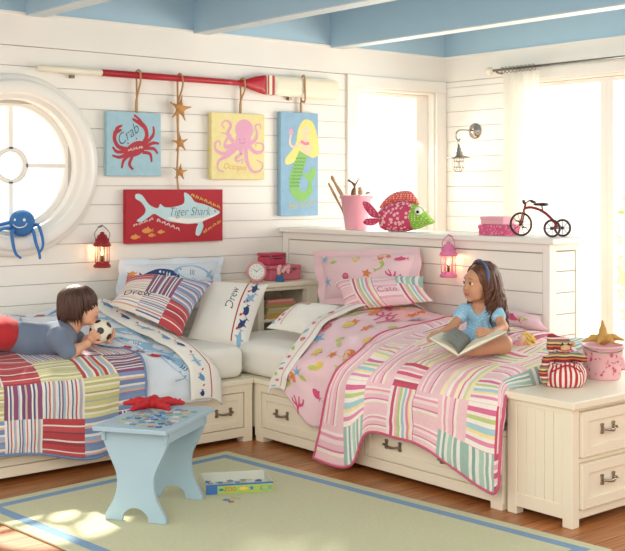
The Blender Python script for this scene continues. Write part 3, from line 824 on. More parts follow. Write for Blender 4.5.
def star5(m, r=.5, q=.2, rot=0):
    return Art().poly([((r if i % 2 == 0 else q)*math.sin(PI*i/5+rot), (r if i % 2 == 0 else q)*math.cos(PI*i/5+rot)) for i in range(10)], m, 3)
def shell(m, n):
    a = Art().poly([(-.1, -.4), (-.4, .05), (-.25, .35), (0, .42), (.25, .35), (.4, .05), (.1, -.4)], m, 4)
    for x in (-.18, 0, .18): a.stroke([(x*.3, -.3), (x, .28)], .04, n, 0)
    return a
def coral(m):
    a = Art()
    for p in ([(0, -.45), (.02, -.1), (-.1, .2), (-.3, .4)], [(.02, -.1), (.12, .15), (.1, .45)], [(-.03, .05), (-.3, .1), (-.42, .25)], [(.1, .1), (.35, .2), (.4, .4)]): a.stroke(p, [.12, .07], m)
    return a
def mermaid(skin, hair, tail, top):
    a = Art().poly([(-.05, .45), (.15, .5), (.3, .4), (.42, .2), (.3, .12), (.2, .22), (.05, .12), (-.08, .2)], hair, 4)
    a.ell((.02, .33), .09, .11, skin, 12); a.poly([(-.07, .22), (.09, .22), (.07, -.02), (-.05, -.02)], skin, 0)
    a.stroke([(-.05, .18), (-.2, .08), (-.28, .2)], .05, skin); a.rect(-.07, .09, .1, .16, top)
    a.stroke([(.01, .02), (.06, -.15), (-.02, -.3), (-.2, -.38)], [.17, .15, .09, .05], tail)
    a.poly([(-.17, -.38), (-.36, -.26), (-.3, -.4), (-.38, -.5), (-.2, -.42)], tail, 0); return a
def leaf(m): return Art().poly([(-.45, 0), (-.15, .2), (.2, .14), (.48, 0), (.2, -.14), (-.15, -.2)], m, 3)
def on(soft):
    """artwork x to the right along v, y up from the hem"""
    return lambda x, y, h: soft.S(soft.Lu-np.asarray(y), np.asarray(x), h)
def edge_tube(soft, r, sides, n=60):
    P = []; t = np.linspace(0, 1, n); o = np.ones(n); z = np.zeros(n)
    for s in sides:
        u, v = {'hem': (o, t), 'left': (t, z), 'right': (t[::-1], o), 'top': (z, t[::-1])}[s]
        q = soft.P(u, v); P += [Vector(p) for p in q]
    out = [P[0]]
    for p in P[1:]:
        if (p-out[-1]).length > .008: out.append(p)
    return MB().tube(out, r, 6)
def linen(name, label, cat, soft, nu, nv, mats, cell=None, pu=1, pv=1, art=None, solid=.012, bind=None, fine=.0022):
    mb = MB(); soft.mesh(mb, nu, nv, cell, pu=pu, pv=pv)
    n1 = (nu+1)*(nv+1); soft.mesh(mb, nu, nv, None, off=-solid, rev=True)
    rim = [i*(nv+1) for i in range(nu+1)]+[nu*(nv+1)+j for j in range(1, nv+1)]+[i*(nv+1)+nv for i in range(nu-1, -1, -1)]+[j for j in range(nv-1, 0, -1)]
    for a, b in zip(rim, rim[1:]+rim[:1]):
        f = (a, b, b+n1, a+n1) if soft.sgn < 0 else (b, a, a+n1, b+n1); mb.f.append(f); mb.m.append(0); mb.sm.append(True); mb.uv.append([(0, 0)]*4)
    if art is not None: mb.art(art, on(soft), fine, .0002)
    o = mb.build(name, mats); tag(o, label, cat)
    if bind: edge_tube(soft, bind[1], bind[2]).build('binding', bind[0], o)
    return o
W_ = (243, 240, 233)
# ---- stripes of the patchwork
SA = stripes('patch_multi_stripe', [(2, (236, 232, 226)), (1, (72, 84, 132)), (1.5, (222, 222, 226)), (1, (182, 60, 62)), (1.5, (240, 228, 214)), (1, (140, 170, 202)), (1, (206, 160, 134)), (2, (228, 228, 230)), (1, (82, 98, 150)), (1, (236, 226, 216)), (1, (120, 70, 110)), (1.5, (150, 182, 208)), (1, (240, 236, 230)), (1, (196, 90, 80))], pale=(.16, (226, 220, 214)))
SBo = stripes('patch_olive_stripe', [(2, (206, 198, 128)), (1, (240, 234, 206)), (1.5, (186, 180, 112)), (1, (236, 230, 204)), (2, (214, 208, 140)), (.7, (150, 146, 104)), (1, (238, 234, 212)), (2, (200, 194, 122)), (.7, (158, 176, 176))], pale=(.16, (226, 220, 214)))
SC = stripes('patch_red_stripe', [(2.5, (186, 44, 50)), (.6, (240, 228, 222)), (2, (196, 58, 62)), (.5, (110, 40, 60)), (2.5, (182, 40, 48)), (.7, (238, 226, 222)), (1.4, (150, 34, 46))], pale=(.16, (226, 220, 214)))
SD = stripes('patch_plum_stripe', [(2, (112, 52, 92)), (.8, (240, 234, 228)), (1, (64, 66, 120)), (1, (226, 214, 206)), (2.4, (126, 58, 98)), (.8, (170, 186, 208)), (1, (238, 232, 226)), (1.6, (92, 52, 100)), (1, (206, 170, 160))], pale=(.16, (226, 220, 214)))
SE = stripes('patch_blue_stripe', [(2, (112, 138, 184)), (1, (236, 232, 228)), (1, (226, 172, 144)), (2.2, (96, 122, 172)), (1, (232, 228, 226)), (1.5, (142, 166, 200)), (.8, (224, 160, 134)), (1.5, (104, 130, 178))], pale=(.16, (226, 220, 214)))
SF = stripes('patch_bold_stripe', [(2, (176, 42, 48)), (1, (242, 236, 226)), (2, (152, 186, 206)), (1, (212, 192, 136)), (1.2, (242, 236, 226)), (2, (180, 46, 50)), (1, (236, 224, 208)), (1.4, (130, 168, 198)), (1, (220, 190, 130))], pale=(.16, (226, 220, 214)))
GA = stripes('patch_pink_stripe', [(2, (246, 196, 206)), (1, (252, 234, 232)), (1, (236, 146, 172)), (1.4, (250, 222, 222)), (2, (244, 188, 202)), (.7, (216, 110, 146)), (1.3, (252, 236, 230)), (1, (244, 204, 190)), (1.6, (246, 200, 212))], pale=(.16, (247, 230, 224)), rep=1.15)
GB = stripes('patch_seagreen_stripe', [(1.4, (146, 184, 172)), (1, (240, 240, 230)), (1, (122, 164, 158)), (1.2, (232, 236, 222)), (1.6, (164, 200, 186)), (.6, (244, 236, 208)), (1.2, (132, 174, 170)), (1.2, (242, 240, 230))], pale=(.16, (247, 230, 224)), rep=1.15)
GC = stripes('patch_bright_stripe', [(1.6, (250, 242, 232)), (1.6, (222, 92, 140)), (1, (252, 238, 226)), (1.2, (190, 208, 122)), (1.2, (250, 244, 228)), (1.6, (160, 206, 220)), (1, (250, 228, 150)), (1, (250, 240, 232)), (1.2, (232, 130, 164))], pale=(.16, (247, 230, 224)), rep=1.15)
GD = stripes('patch_yellow_stripe', [(1.6, (250, 236, 186)), (1, (248, 214, 216)), (1, (252, 244, 226)), (1.4, (238, 166, 180)), (1.4, (250, 238, 196)), (.6, (214, 104, 136)), (1.2, (250, 232, 226)), (1, (206, 214, 160))], pale=(.16, (247, 230, 224)), rep=1.15)
GE = stripes('patch_rose_stripe', [(1.8, (202, 56, 88)), (1, (250, 230, 228)), (1.4, (240, 168, 184)), (.8, (252, 238, 232)), (1.6, (212, 72, 106)), (1.4, (246, 204, 210)), (1, (252, 240, 234)), (1.4, (190, 50, 84))], pale=(.16, (247, 230, 224)), rep=1.15)
GF = stripes('patch_rainbow_stripe', [(1.2, (250, 232, 232)), (1.2, (196, 60, 100)), (.8, (250, 236, 230)), (1, (244, 178, 190)), (1.2, (176, 204, 120)), (.8, (250, 242, 226)), (1.2, (152, 196, 214)), (1, (252, 236, 226)), (1.2, (230, 130, 160)), (.8, (250, 226, 160))], pale=(.16, (247, 230, 224)), rep=1.15)
# ---- boy's duvet
DUV = fabric('pale_blue_duvet', (222, 230, 238), var=.03); cX = [2.02, 2.4, 2.8, 3.1, 3.35, 3.6]
rows = []
for (y, zl, zr) in ((6.385, .62, .64), (6.30, .735, .76), (6.12, .745, .79), (5.95, .68, .72), (5.75, .605, .655), (5.55, .578, .605), (5.42, .57, .57), (5.345, .49, .47), (5.325, .43, .38), (5.32, .40, .29)):
    row = []
    for i, x in enumerate(cX):
        t = [0, 0, .15, .45, .9, .95][i]; z = zl+(zr-zl)*t+(.02 if i == 4 and .6 < z_ < .9 else 0) if (z_ := zr) else 0
        xx = x+(.05 if y < 5.36 and i >= 4 else 0)-(max(0, min(1, (y-5.4)/.7))*.16 if i >= 4 else 0)
        row.append((xx, y-(.025 if y < 5.36 and i >= 4 else 0), z))
    rows.append(row)
dv = Cloth(rows, 1.55, 1.62, [(.007, 9, 11, .3), (.004, 21, -13, 1.2), (.003, 30, 34, .4)])
SK, SKB, NV, RD, LB = fabric('print_shark_blue', (146, 186, 214)), fabric('print_pale_belly', (214, 228, 238)), fabric('print_navy', (44, 66, 118)), fabric('print_red', (186, 46, 50)), fabric('print_blue', (104, 150, 196))
ORF = fabric('print_orange', (226, 152, 74))
A = Art(); sm_ = shark(1, 2, 3); nf = fish(3); rf = fish(4); bf = fish(5)
for (x, y, k, r) in ((1.42, .30, .46, -1.1), (1.30, .62, .40, -.9), (1.46, .80, .34, -.5), (1.32, 1.0, .34, -.3), (.55, 1.12, .34, .1), (.2, 1.2, .3, .2), (1.05, 1.15, .34, -.3), (.85, .92, .3, .2)): A.put(sm_, (x, y), k, r)
for (x, y, k, r) in ((1.22, .58, .09, -.5), (1.16, .66, .09, -.4), (1.28, .5, .09, -.5), (.62, 1.24, .09, .2), (.73, 1.25, .09, .1), (.84, 1.21, .09, .2), (.4, 1.1, .08, .2), (1.2, 1.1, .08, 0), (.3, 1.26, .09, .1)): A.put(rf, (x, y), k, r, flip=True)
for (x, y, k, r) in ((1.50, .55, .10, -1), (1.2, .85, .11, -.6), (1.5, .98, .09, -.4), (.95, 1.2, .1, .2), (1.35, .46, .08, -.8), (1.52, .16, .1, -1.2), (.1, 1.1, .1, .1)): A.put(bf, (x, y), k, r)
linen('duvet', 'pale blue and white duvet printed with sharks and fish, rumpled behind the boy', 'duvet', dv, 60, 64, [DUV, SK, SKB, NV, RD, LB], art=A, solid=.02)
# boy's turned-down sheet with a fish border
rows = []
for (y, z) in ((6.20, .77), (6.1, .82), (5.95, .755), (5.75, .688), (5.55, .637), (5.42, .60), (5.31, .50), (5.275, .40), (5.27, .305)):
    k = .05 if y < 5.36 else -max(0, min(1, (y-5.4)/.7))*.15; rows.append([(3.45+k, y, z+.003), (3.53+k, y, z+.008), (3.61+k, y, z-.002), (3.67+k, y+.01, z-.04)])
ts = Cloth(rows, 1.30, .24, [(.004, 14, 6, .3), (.002, 31, 12, 1)])
SHT = fabric('ivory_sheet', (244, 240, 230), var=.02)
A = Art()
A.stroke([(.135, .02), (.135, .4), (.135, .8), (.135, 1.28)], .006, 4, 14)
for i in range(9):
    y = .07+i*.14; A.put([nf, bf, sm_][i % 3], (.075, y), [.065, .08, .10][i % 3], PI/2+.3*(i % 2)); A.put(rf, (.085, y+.066), .026, 1)
linen('top_sheet', 'ivory top sheet with a fish border folded over the shark duvet', 'sheet', ts, 44, 8, [SHT, SK, SKB, NV, RD, LB], art=A, solid=.006)
# ---- boy's quilt
cX = [1.98, 2.19, 2.40, 2.61, 2.82, 3.03, 3.23]
hem = [.17, .17, .172, .15, .09, .10, .12]
rows = []
for (y, z) in ((6.02, .715), (5.84, .665), (5.64, .618), (5.44, .592), (5.30, .51), (5.285, .34), (5.28, None)):
    row = []
    for i, x in enumerate(cX):
        zz = hem[i] if z is None else z
        if z == .34: zz = (.51+hem[i])/2
        yy = y-(.03*max(0, 1-abs(i-3.6)/1.2) if y < 5.32 else 0)
        xx = x+(.02*math.sin(i*1.7) if y < 5.32 else 0)-(.10 if i == 6 and y > 5.5 else 0)-(.05 if i == 6 and y > 5.8 else 0)
        row.append((xx, yy, zz))
    rows.append(row)
bq = Cloth(rows, 1.22, 1.25, [(.005, 12, 15, .3), (.0025, 33, 27, 1.2)])
QM = [SA, SBo, SC, SD, SE, SF]
bpat = [[(0, 1), (4, 0), (1, 0), (5, 1), (0, 0), (3, 1)], [(1, 0), (0, 1), (3, 0), (0, 1), (4, 0), (5, 0)], [(4, 0), (5, 1), (2, 0), (0, 1), (3, 0), (0, 1)],
        [(0, 1), (0, 1), (2, 0), (1, 0), (5, 1), (3, 0)], [(0, 1), (1, 0), (3, 1), (0, 1), (1, 0), (4, 0)], [(1, 0), (4, 0), (0, 1), (2, 0), (4, 0), (3, 1)]]
linen('quilt', 'blue, olive and red striped patchwork quilt hanging over the bed with the boy', 'quilt', bq, 48, 48, QM, cell=lambda i, j: bpat[i][j], pu=6, pv=6, solid=.012, bind=(fabric('slate_blue_binding', (112, 140, 180)), .007, ['hem', 'right']))
# ---- girl's duvet
PDV = fabric('pink_duvet', (245, 208, 214), var=.03)
P_OR, P_GR, P_BL, P_RO, P_YE, P_SK = (fabric('print_'+n, c) for n, c in (('hair_orange', (228, 134, 66)), ('lime', (190, 202, 104)), ('sky', (126, 184, 216)), ('rose', (220, 84, 128)), ('gold', (236, 206, 110)), ('skin', (242, 200, 170))))
PM = [PDV, P_OR, P_GR, P_BL, P_RO, P_YE, P_SK]
rows = []
for (x, z, ya) in ((5.02, .70, 4.98), (4.92, .785, 5.02), (4.72, .795, 5.05), (4.5, .77, 5.07), (4.28, .715, 5.06), (4.10, .625, 5.0), (3.985, .52, 4.99), (3.955, .44, 5.01), (3.945, None, 5.04)):
    hz = [.385, .30, .19, .26, .33]
    row = []
    for i in range(5):
        y = ya-(ya-(4.40 if z else 4.45))*i/4
        zz = hz[i] if z is None else z
        if z == .44: zz = .52*.5+hz[i]*.5
        if z and z > .6: zz = z-.022*i*(1 if x > 4.2 else .6)-(.02 if i == 0 else 0)
        row.append((x-(.03*math.sin(i*1.6) if x < 4.0 else 0), y, zz))
    rows.append(row)
gd = Cloth(rows, 1.5, .85, [(.006, 10, 12, .5), (.004, 22, -16, 1.1)])
A = Art(); ml = [mermaid(6, 1, 2, 4), star5(3, .5, .15), shell(5, 2), coral(4), leaf(2), star5(1, .5, .25), fish(4), shell(4, 5)]
pos = [(.10, .16), (.27, .05), (.40, .20), (.18, .30), (.33, .36), (.08, .44), (.24, .50), (.42, .50), (.12, .62), (.32, .66), (.06, .80), (.22, .80), (.40, .82), (.12, .96), (.3, .98), (.06, 1.12), (.22, 1.14), (.4, 1.12), (.14, 1.28), (.34, 1.28), (.55, 1.05), (.6, 1.25), (.55, .9), (.7, 1.15), (.75, 1.3)]
pos += [(.07+.15*(i % 4)+.03*(i//4 % 2), .10+.115*(i//4)+.05) for i in range(40) if (i*7) % 5 < 2]
for i, (x, y) in enumerate(pos): A.put(ml[(i*3+i//8) % 8], (x, y), 1.3*[.17, .10, .07, .12, .07, .07, .08, .07][(i*3+i//8) % 8], .5*math.sin(i*2.3))
linen('duvet', 'pink duvet printed with mermaids and shells on the girl\'s bed', 'duvet', gd, 56, 40, PM, art=A, solid=.02)
rows = []
for (x, z, ya) in ((5.0, .755, 4.99), (4.92, .81, 5.03), (4.72, .82, 5.06), (4.5, .793, 5.08), (4.28, .737, 5.07), (4.10, .648, 5.0), (3.965, .535, 4.99), (3.925, .455, 5.01), (3.915, .372, 5.035)):
    rows.append([(x, ya+.085, z-.055), (x, ya+.05, z-.012), (x, ya-.02, z), (x, ya-.07, z-.008)])
gs = Cloth(rows, 1.5, .17, [(.004, 15, 8, .3)])
A = Art(); A.stroke([(.125, .02), (.125, .5), (.125, 1), (.125, 1.46)], .004, 4, 14)
for i in range(20): A.put([leaf(3), star5(4, .5, .2), leaf(2), shell(4, 5)][i % 4], (.075+.018*(i % 2), .04+i*.072), [.05, .04, .05, .04][i % 4], i*.9)
linen('top_sheet', 'white top sheet with a dainty printed border folded over the mermaid duvet', 'sheet', gs, 50, 8, [SHEET, P_OR, P_GR, P_BL, P_RO, P_YE, P_SK], art=A, solid=.006)
# ---- girl's quilt
cY = [4.66, 4.46, 4.26, 4.06, 3.86, 3.66, 3.50, 3.44]
hemz = [.045, .055, .235, .245, .235, .165, .10, .16]; hemy = [4.66, 4.37, 4.285, 4.06, 3.855, 3.66, 3.46, 3.42]
rows = []
for (x, z) in ((5.03, .71), (4.84, .755), (4.64, .745), (4.44, .71), (4.24, .67), (4.06, .615), (3.955, .50), (3.93, .30), (3.925, None)):
    row = []
    for i, y in enumerate(cY):
        t = (i >= 2)*1.0; zz = z if z else hemz[i]; yy = y
        if z == .30: zz = .50+(hemz[i]-.50)*.55; yy = y*.5+hemy[i]*.5
        if z == .50 and i < 2: yy = (4.53, 4.39)[i]
        if z == .30 and i < 2: yy = (4.60, 4.39)[i]
        if z is None: yy = hemy[i]
        if i >= 6 and x < 4.0: yy = (3.44 if i == 6 else 3.385)
        if z and z > .6:
            zz = z-[0, .002, .012, .025, .035, .04, .045, .17][i]*min(1, .25+(z-.6)/.13)+(.015 if i == 0 else 0)
            yy = y-(.20 if i == 0 else .10 if i == 1 else .03 if i == 2 else 0)*(.9 if x < 4.1 else max(.55, min(1, .4+abs(x-4.3)/.4)))
        xx = x-(.045 if i in (0, 1) and z in (.50, .30, None) else 0)+(.012 if i == 3 and x < 4 else 0)
        row.append((xx, yy, zz))
    rows.append(row)
gq = Cloth(rows, 1.62, 1.40, [(.005, 12, 15, .3), (.0025, 33, 27, 1.2)])
GM = [GA, GB, GC, GD, GE, GF]
gpat = [[(0, 0), (3, 1), (1, 0), (5, 1), (0, 0), (2, 1), (0, 1), (3, 0)], [(3, 1), (0, 0), (5, 1), (3, 0), (4, 1), (0, 0), (1, 1), (0, 0)], [(0, 0), (5, 1), (0, 0), (3, 1), (0, 0), (3, 1), (2, 0), (1, 1)], [(0, 1), (0, 0), (3, 1), (0, 0), (0, 1), (2, 0), (3, 1), (1, 0)],
        [(0, 1), (3, 0), (0, 1), (3, 1), (0, 1), (3, 1), (0, 0), (1, 1)], [(0, 1), (2, 0), (0, 1), (4, 0), (0, 1), (3, 1), (2, 0), (0, 1)], [(0, 1), (2, 0), (0, 0), (5, 1), (0, 0), (0, 1), (2, 0), (4, 1)], [(0, 0), (1, 1), (0, 0), (5, 1), (0, 0), (1, 1), (1, 1), (4, 0)]]
linen('quilt', 'pastel pink and green striped patchwork quilt hanging over the girl\'s bed', 'quilt', gq, 64, 64, GM, cell=lambda i, j: gpat[i][j], pu=8, pv=8, solid=.012, bind=(fabric('rose_binding', (208, 92, 124)), .007, ['left', 'hem', 'right']))
# ---- pillows
def pillow(name, label, p, T, mats, cell=None, pu=1, pv=1, art=None, fl=0, n=24, mback=0, pinch=.05, seed=0, back=.7, sag=0):
    s = Pillow(p, T, back, pinch, seed, sag); mb = MB(); s.both(mb, n, cell, pu, pv, 0, mback)
    if fl: s.flange(mb, fl, fl_m if (fl_m := mback) is not None else 0)
    if art is not None: mb.art(art, lambda x, y, h: s.S(x, y, h), .001, .0002)
    o = mb.build(name, mats); tag(o, label, 'pillow')
    return s
INK = fabric('dark_stitching', (52, 56, 84)); ROSE = fabric('rose_stitching', (196, 86, 120))
# shark sham against the wall
p = [at(120, 303, Y=6.20), at(214, 303, Y=6.20), at(219, 261, Y=6.33), at(124, 264, Y=6.33)]
s = Pillow(p, .07); A = Art(); L, H = s.Lu, s.Lv
A.put(shark(3, 2, 3), (.26*L, .55*H), .36, .05, True); A.put(shark(1, 2, 3), (.76*L, .6*H), .42, -.1); A.put(shark(1, 2, 3), (.66*L, .25*H), .3, .1, True); A.put(shark(3, 2, 3), (.5*L, .28*H), .3)
for x, y in ((.07, .4), (.12, .2), (.05, .7), (.17, .3)): A.put(fish(6), (x*L, y*H), .07)
pillow('pillow_sham', 'pale blue pillow sham printed with swimming sharks, against the board wall', p, .07, [DUV, SK, SKB, NV, RD, LB, ORF], art=A, fl=.03)
# striped sham with name
p = [at(109, 304, Y=5.92), at(181, 337, Y=5.62), at(214, 281, Y=5.90), at(127, 275, Y=6.14)]
s = Pillow(p, .09); A = Art(); L, H = s.Lu, s.Lv
A.text('Drew', .064, (.26*L, .29*H), 7, .0, .2, -.006, 1.1)
PEACH = stripes('patch_soft_stripe', [(2, (240, 226, 210)), (1, (222, 170, 150)), (1.6, (238, 228, 216)), (.8, (150, 164, 196)), (1.5, (240, 228, 214)), (1, (228, 190, 160)), (1.5, (226, 218, 218))])
cellB = [[(0, 0), (2, 0)], [(0, 1), (0, 0), ], ]
cb = {(0, 2): (2, 1), (1, 2): (3, 0), (2, 2): (4, 1), (0, 1): (6, 1), (1, 1): (3, 0), (2, 1): (4, 1), (0, 0): (6, 1), (1, 0): (0, 1), (2, 0): (2, 1)}
pillow('pillow_sham', 'blue, plum and red striped pillow with a dark embroidered name, leaning on the shark sham', p, .09, [SA, SBo, SC, SD, SE, SF, PEACH, INK], cell=lambda i, j: cb[(i, j)], pu=3, pv=3, art=A, mback=4)
# white pillow with border
p = [at(188, 338, Y=5.86), at(246, 352, Y=5.52), at(268, 284, Y=5.74), at(204, 281, Y=6.10)]
s = Pillow(p, .10); A = Art(); L, H = s.Lu, s.Lv
A.text('Drew', .072, (.60*L, .60*H), 7, .15, PI/2, -.008, 1.1)
A.stroke([(.74*L, .04*H), (.74*L, .5*H), (.74*L, .96*H)], .008, 4, 10)
for i in range(5): A.put([shark(1), shark(3), fish(3)][i % 3], (.87*L, (.1+.19*i)*H), [.11, .10, .08][i % 3], PI/2-.4*(i % 2)); A.put(rf, (.81*L, (.2+.19*i)*H), .03, 1); A.put(rf, (.84*L, (.23+.19*i)*H), .022, 2)
pillow('pillow', 'white pillow with an upright stitched name and a shark border, at the bed corner', p, .10, [SHEET, SK, SKB, NV, RD, LB, ORF, INK], art=A, pinch=.03)
# girl's white pillow lying flat
p = [at(266, 328, X=4.25), at(316, 338, X=4.33), at(350, 308, X=4.66), at(297, 305, X=4.50)]
s = Pillow(p, .085, .5); A = Art(); L, H = s.Lu, s.Lv
A.stroke([(.27*L, .06*H), (.30*L, .5*H), (.27*L, .94*H)], .006, 4, 10)
for i in range(12): A.put([leaf(3), star5(4, .5, .2), leaf(2), shell(4, 5)][i % 4], ((.10+.09*(i % 2))*L, (.1+.072*i)*H), .035, i*.9)
A.text('Cate', .05, (.42*L, .68*H), 7, .2, -.15, .008)
pillow('pillow', 'white pillow with a small printed border lying below the corner cabinet', p, .085, [SHEET, P_OR, P_GR, P_BL, P_RO, P_YE, P_SK, ROSE], art=A, seed=2, back=.45)
# mermaid sham
p = [at(324, 300, X=4.82), at(413, 297, X=4.84), at(416, 253, X=4.98), at(318, 256, X=4.98)]
s = Pillow(p, .10); A = Art(); L, H = s.Lu, s.Lv
for i, (x, y) in enumerate(((.12, .3), (.25, .7), (.38, .35), (.5, .75), (.62, .4), (.74, .7), (.86, .35), (.92, .8), (.1, .85), (.45, .12), (.7, .12))): A.put(ml[(i*3+1) % 8], (x*L, y*H), 1.25*[.16, .1, .07, .11, .07, .07, .08, .07][(i*3+1) % 8], .4*math.sin(3*i))
pillow('pillow_sham', 'pink flanged pillow sham printed with mermaids, against the low divider', p, .10, PM, art=A, fl=.045, seed=1)
# striped bolster with name
p = [at(345, 313, X=4.58), at(434, 301, X=4.62), at(424, 276, X=4.78), at(331, 280, X=4.74)]
s = Pillow(p, .085); A = Art(); L, H = s.Lu, s.Lv
A.text('Cate', .082, (.625*L, .34*H), 7, .0, 0, -.006, 1.0)
cg = {(0, 0): (0, 1), (0, 1): (0, 1), (1, 0): (5, 0), (1, 1): (5, 0), (2, 0): (6, 1), (2, 1): (6, 1), (3, 0): (5, 0), (3, 1): (1, 0)}
PSOFT = stripes('patch_blush_stripe', [(2, (248, 214, 220)), (1, (240, 178, 194)), (2, (250, 224, 226)), (1, (244, 196, 206))])
pillow('pillow_sham', 'pink striped pillow with a rose embroidered name in front of the mermaid sham', p, .085, [GA, GB, GC, GD, GE, GF, PSOFT, ROSE], cell=lambda i, j: cg[(i, j)], pu=4, pv=2, art=A, seed=3, mback=4)
# small mermaid print cushion by the divider
p = [at(488, 330, X=4.93), at(549, 330, X=4.98), at(540, 316, X=5.0), at(488, 304, X=5.0)]
s = Pillow(p, .06); A = Art(); L, H = s.Lu, s.Lv
A.put(ml[0], (.25*L, .5*H), .16, 1.2); A.put(ml[6], (.5*L, .45*H), .14, -.4); A.put(ml[4], (.7*L, .4*H), .08); A.put(ml[3], (.12*L, .3*H), .1)
pillow('pillow', 'pointed pink mermaid print cushion against the divider behind the girl', p, .06, PM, art=A, seed=4, back=.5)
# ================================================================= THINGS ON THE WALLS
ROPE = mat('jute_rope', (188, 150, 104), rough=.9, var=.18, vscale=60, bump=.5, bscale=300)
RED = mat('red_gloss_paint', (184, 32, 44), rough=.35, var=.04)
IVORY = mat('ivory_gloss_paint', (240, 232, 208), rough=.4, var=.02)
# ---- oar on two pegs
oar = thing('oar', 'long red and ivory wooden oar mounted level across the top of the back wall', 'oar', (4.3, YB-.05, 2.24))
zo, yo = 2.243, YB-.055
mb = MB(); mb.tube([(3.10, yo, zo), (3.12, yo, zo), (3.54, yo, zo)], [.016, .021, .021], 14, 0); mb.build('grip', IVORY, oar)
mb = MB(); mb.tube([(3.54, yo, zo), (4.0, yo, zo), (4.52, yo, zo), (4.60, yo, zo)], [.022, .022, .02, .019], 14); mb.build('shaft', RED, oar)
def bladeM(): return frame((0, yo, zo), (1, 0, 0), (0, 0, 1))
up = [(4.58, .017), (4.66, .024), (4.74, .045), (4.83, .066), (4.86, .068)]
mb = MB(); P = [(x, z) for x, z in smooth_pts(up, 4, False)]; mb.puff(P+[(x, -z) for x, z in reversed(P)], bladeM(), .016, .03, .02); mb.build('blade_neck', RED, oar)
mb = MB(); mb.box(4.86, 4.925, yo-.0155, yo+.0155, zo-.0685, zo+.0685, 0); mb.box(4.865, 4.878, yo-.0165, yo+.0165, zo-.069, zo+.069, 1); mb.box(4.905, 4.926, yo-.0165, yo+.0165, zo-.0695, zo+.0695, 1); mb.build('blade_band', [IVORY, RED], oar)
P = [(4.925, .069), (5.2, .074), (5.45, .076), (5.52, .072), (5.545, .05), (5.55, 0)]; P = smooth_pts(P, 4, False)
mb = MB(); mb.puff([tuple(p) for p in P]+[(p[0], -p[1]) for p in reversed(P[:-1])], bladeM(), .015, .03, .025); mb.build('blade', IVORY, oar)
for x in (3.35, 5.1):
    mb = MB(); mb.box(x-.012, x+.012, YB-.035, YB-.0005, zo-.095 if x > 5 else zo-.045, zo-.072 if x > 5 else zo-.024); mb.build('wall_peg', PEWTER, oar)
# ---- painted canvases on ropes
def rope_loop(x, z0, parent, over=True, dx=0):
    """rope over the oar down to z0"""
    R = .03 if x < 4.9 else .082
    yy = yo-(.03 if x < 4.9 else .024)
    pts = [(x+dx, YB-.03, z0-.01), (x+dx*.5, YB-.034, z0+.08), (x, yy, zo-R-.02), (x, yy, zo), (x, yy+.004, zo+R-.004), (x, yo, zo+R+.004), (x, yo+.028, zo+R*.6), (x+.003, yo+.03, zo), (x+.006, yo+.026, zo-R-.03), (x+.012+dx, YB-.022, z0-.01)]
    mb = MB(); mb.tube(smooth_pts(pts, 5, False), .0065, 8); mb.build('hanging_rope', ROPE, parent)
def canvas(x0, x1, z0, z1, label, color, art, mats, edge=None):
    x0 -= .012; x1 -= .022
    t = thing('painted_canvas', label, 'wall art', ((x0+x1)/2, YB-.03, z0))
    mb = MB(); mb.box(x0, x1, YB-.046, YB-.008, z0, z1); mb.build('panel', color, t, bevel=.003)
    mb = MB(); mb.art(art, flat(frame((x0, YB-.046, z0), (1, 0, 0), (0, 0, 1))), .0006, .00025); mb.build('painting', mats, t)
    return t
pc = lambda n, c: mat('artist_paint_'+n, c, rough=.6, var=.08, vscale=20)
A_RED, A_NAVY, A_WHITE, A_LIL, A_LILD, A_ORG, A_HAIR, A_SKIN, A_GRN, A_GRND, A_AQUA, A_YEL, A_PINK = (pc(*q) for q in (('crimson', (176, 40, 54)), ('ink', (52, 70, 92)), ('white', (240, 238, 228)), ('orchid', (226, 164, 190)), ('plum', (196, 116, 158)), ('orange', (222, 148, 74)), ('blond', (240, 222, 128)), ('flesh', (244, 208, 176)), ('green', (134, 190, 100)), ('moss', (84, 146, 78)), ('aqua', (190, 218, 222)), ('lemon', (232, 206, 92)), ('pink', (226, 130, 150))))
SKYC = mat('canvas_light_blue', (164, 200, 212), rough=.8, var=.12, vscale=25, bump=.2); YELC = mat('canvas_pale_yellow', (238, 224, 160), rough=.8, var=.10, vscale=25, bump=.2)
BLUC = mat('canvas_blue', (146, 184, 210), rough=.8, var=.14, vscale=22, bump=.2); REDC = mat('canvas_red', (178, 30, 44), rough=.7, var=.08, vscale=25, bump=.15)
def scribble(A, x0, y0, x1, y1, n, h, w, m):
    """a line of tiny unreadable handwriting"""
    d = np.array([x1-x0, y1-y0]); L = np.linalg.norm(d); d /= L; nn = np.array([-d[1], d[0]]); r = np.random.RandomState(n)
    for k in range(max(1, n//4)):
        P = []
        for i in range(7):
            t = (k+i/6*.82)/max(1, n//4); q = np.array([x0, y0])+d*L*t+nn*h*(.5 if i % 2 else -.4)*.62*(1+.8*(r.rand() > .75))+d*.12*h*math.sin(i*2.2); P.append(tuple(q))
        A.stroke(P, w*.62, m, 5)
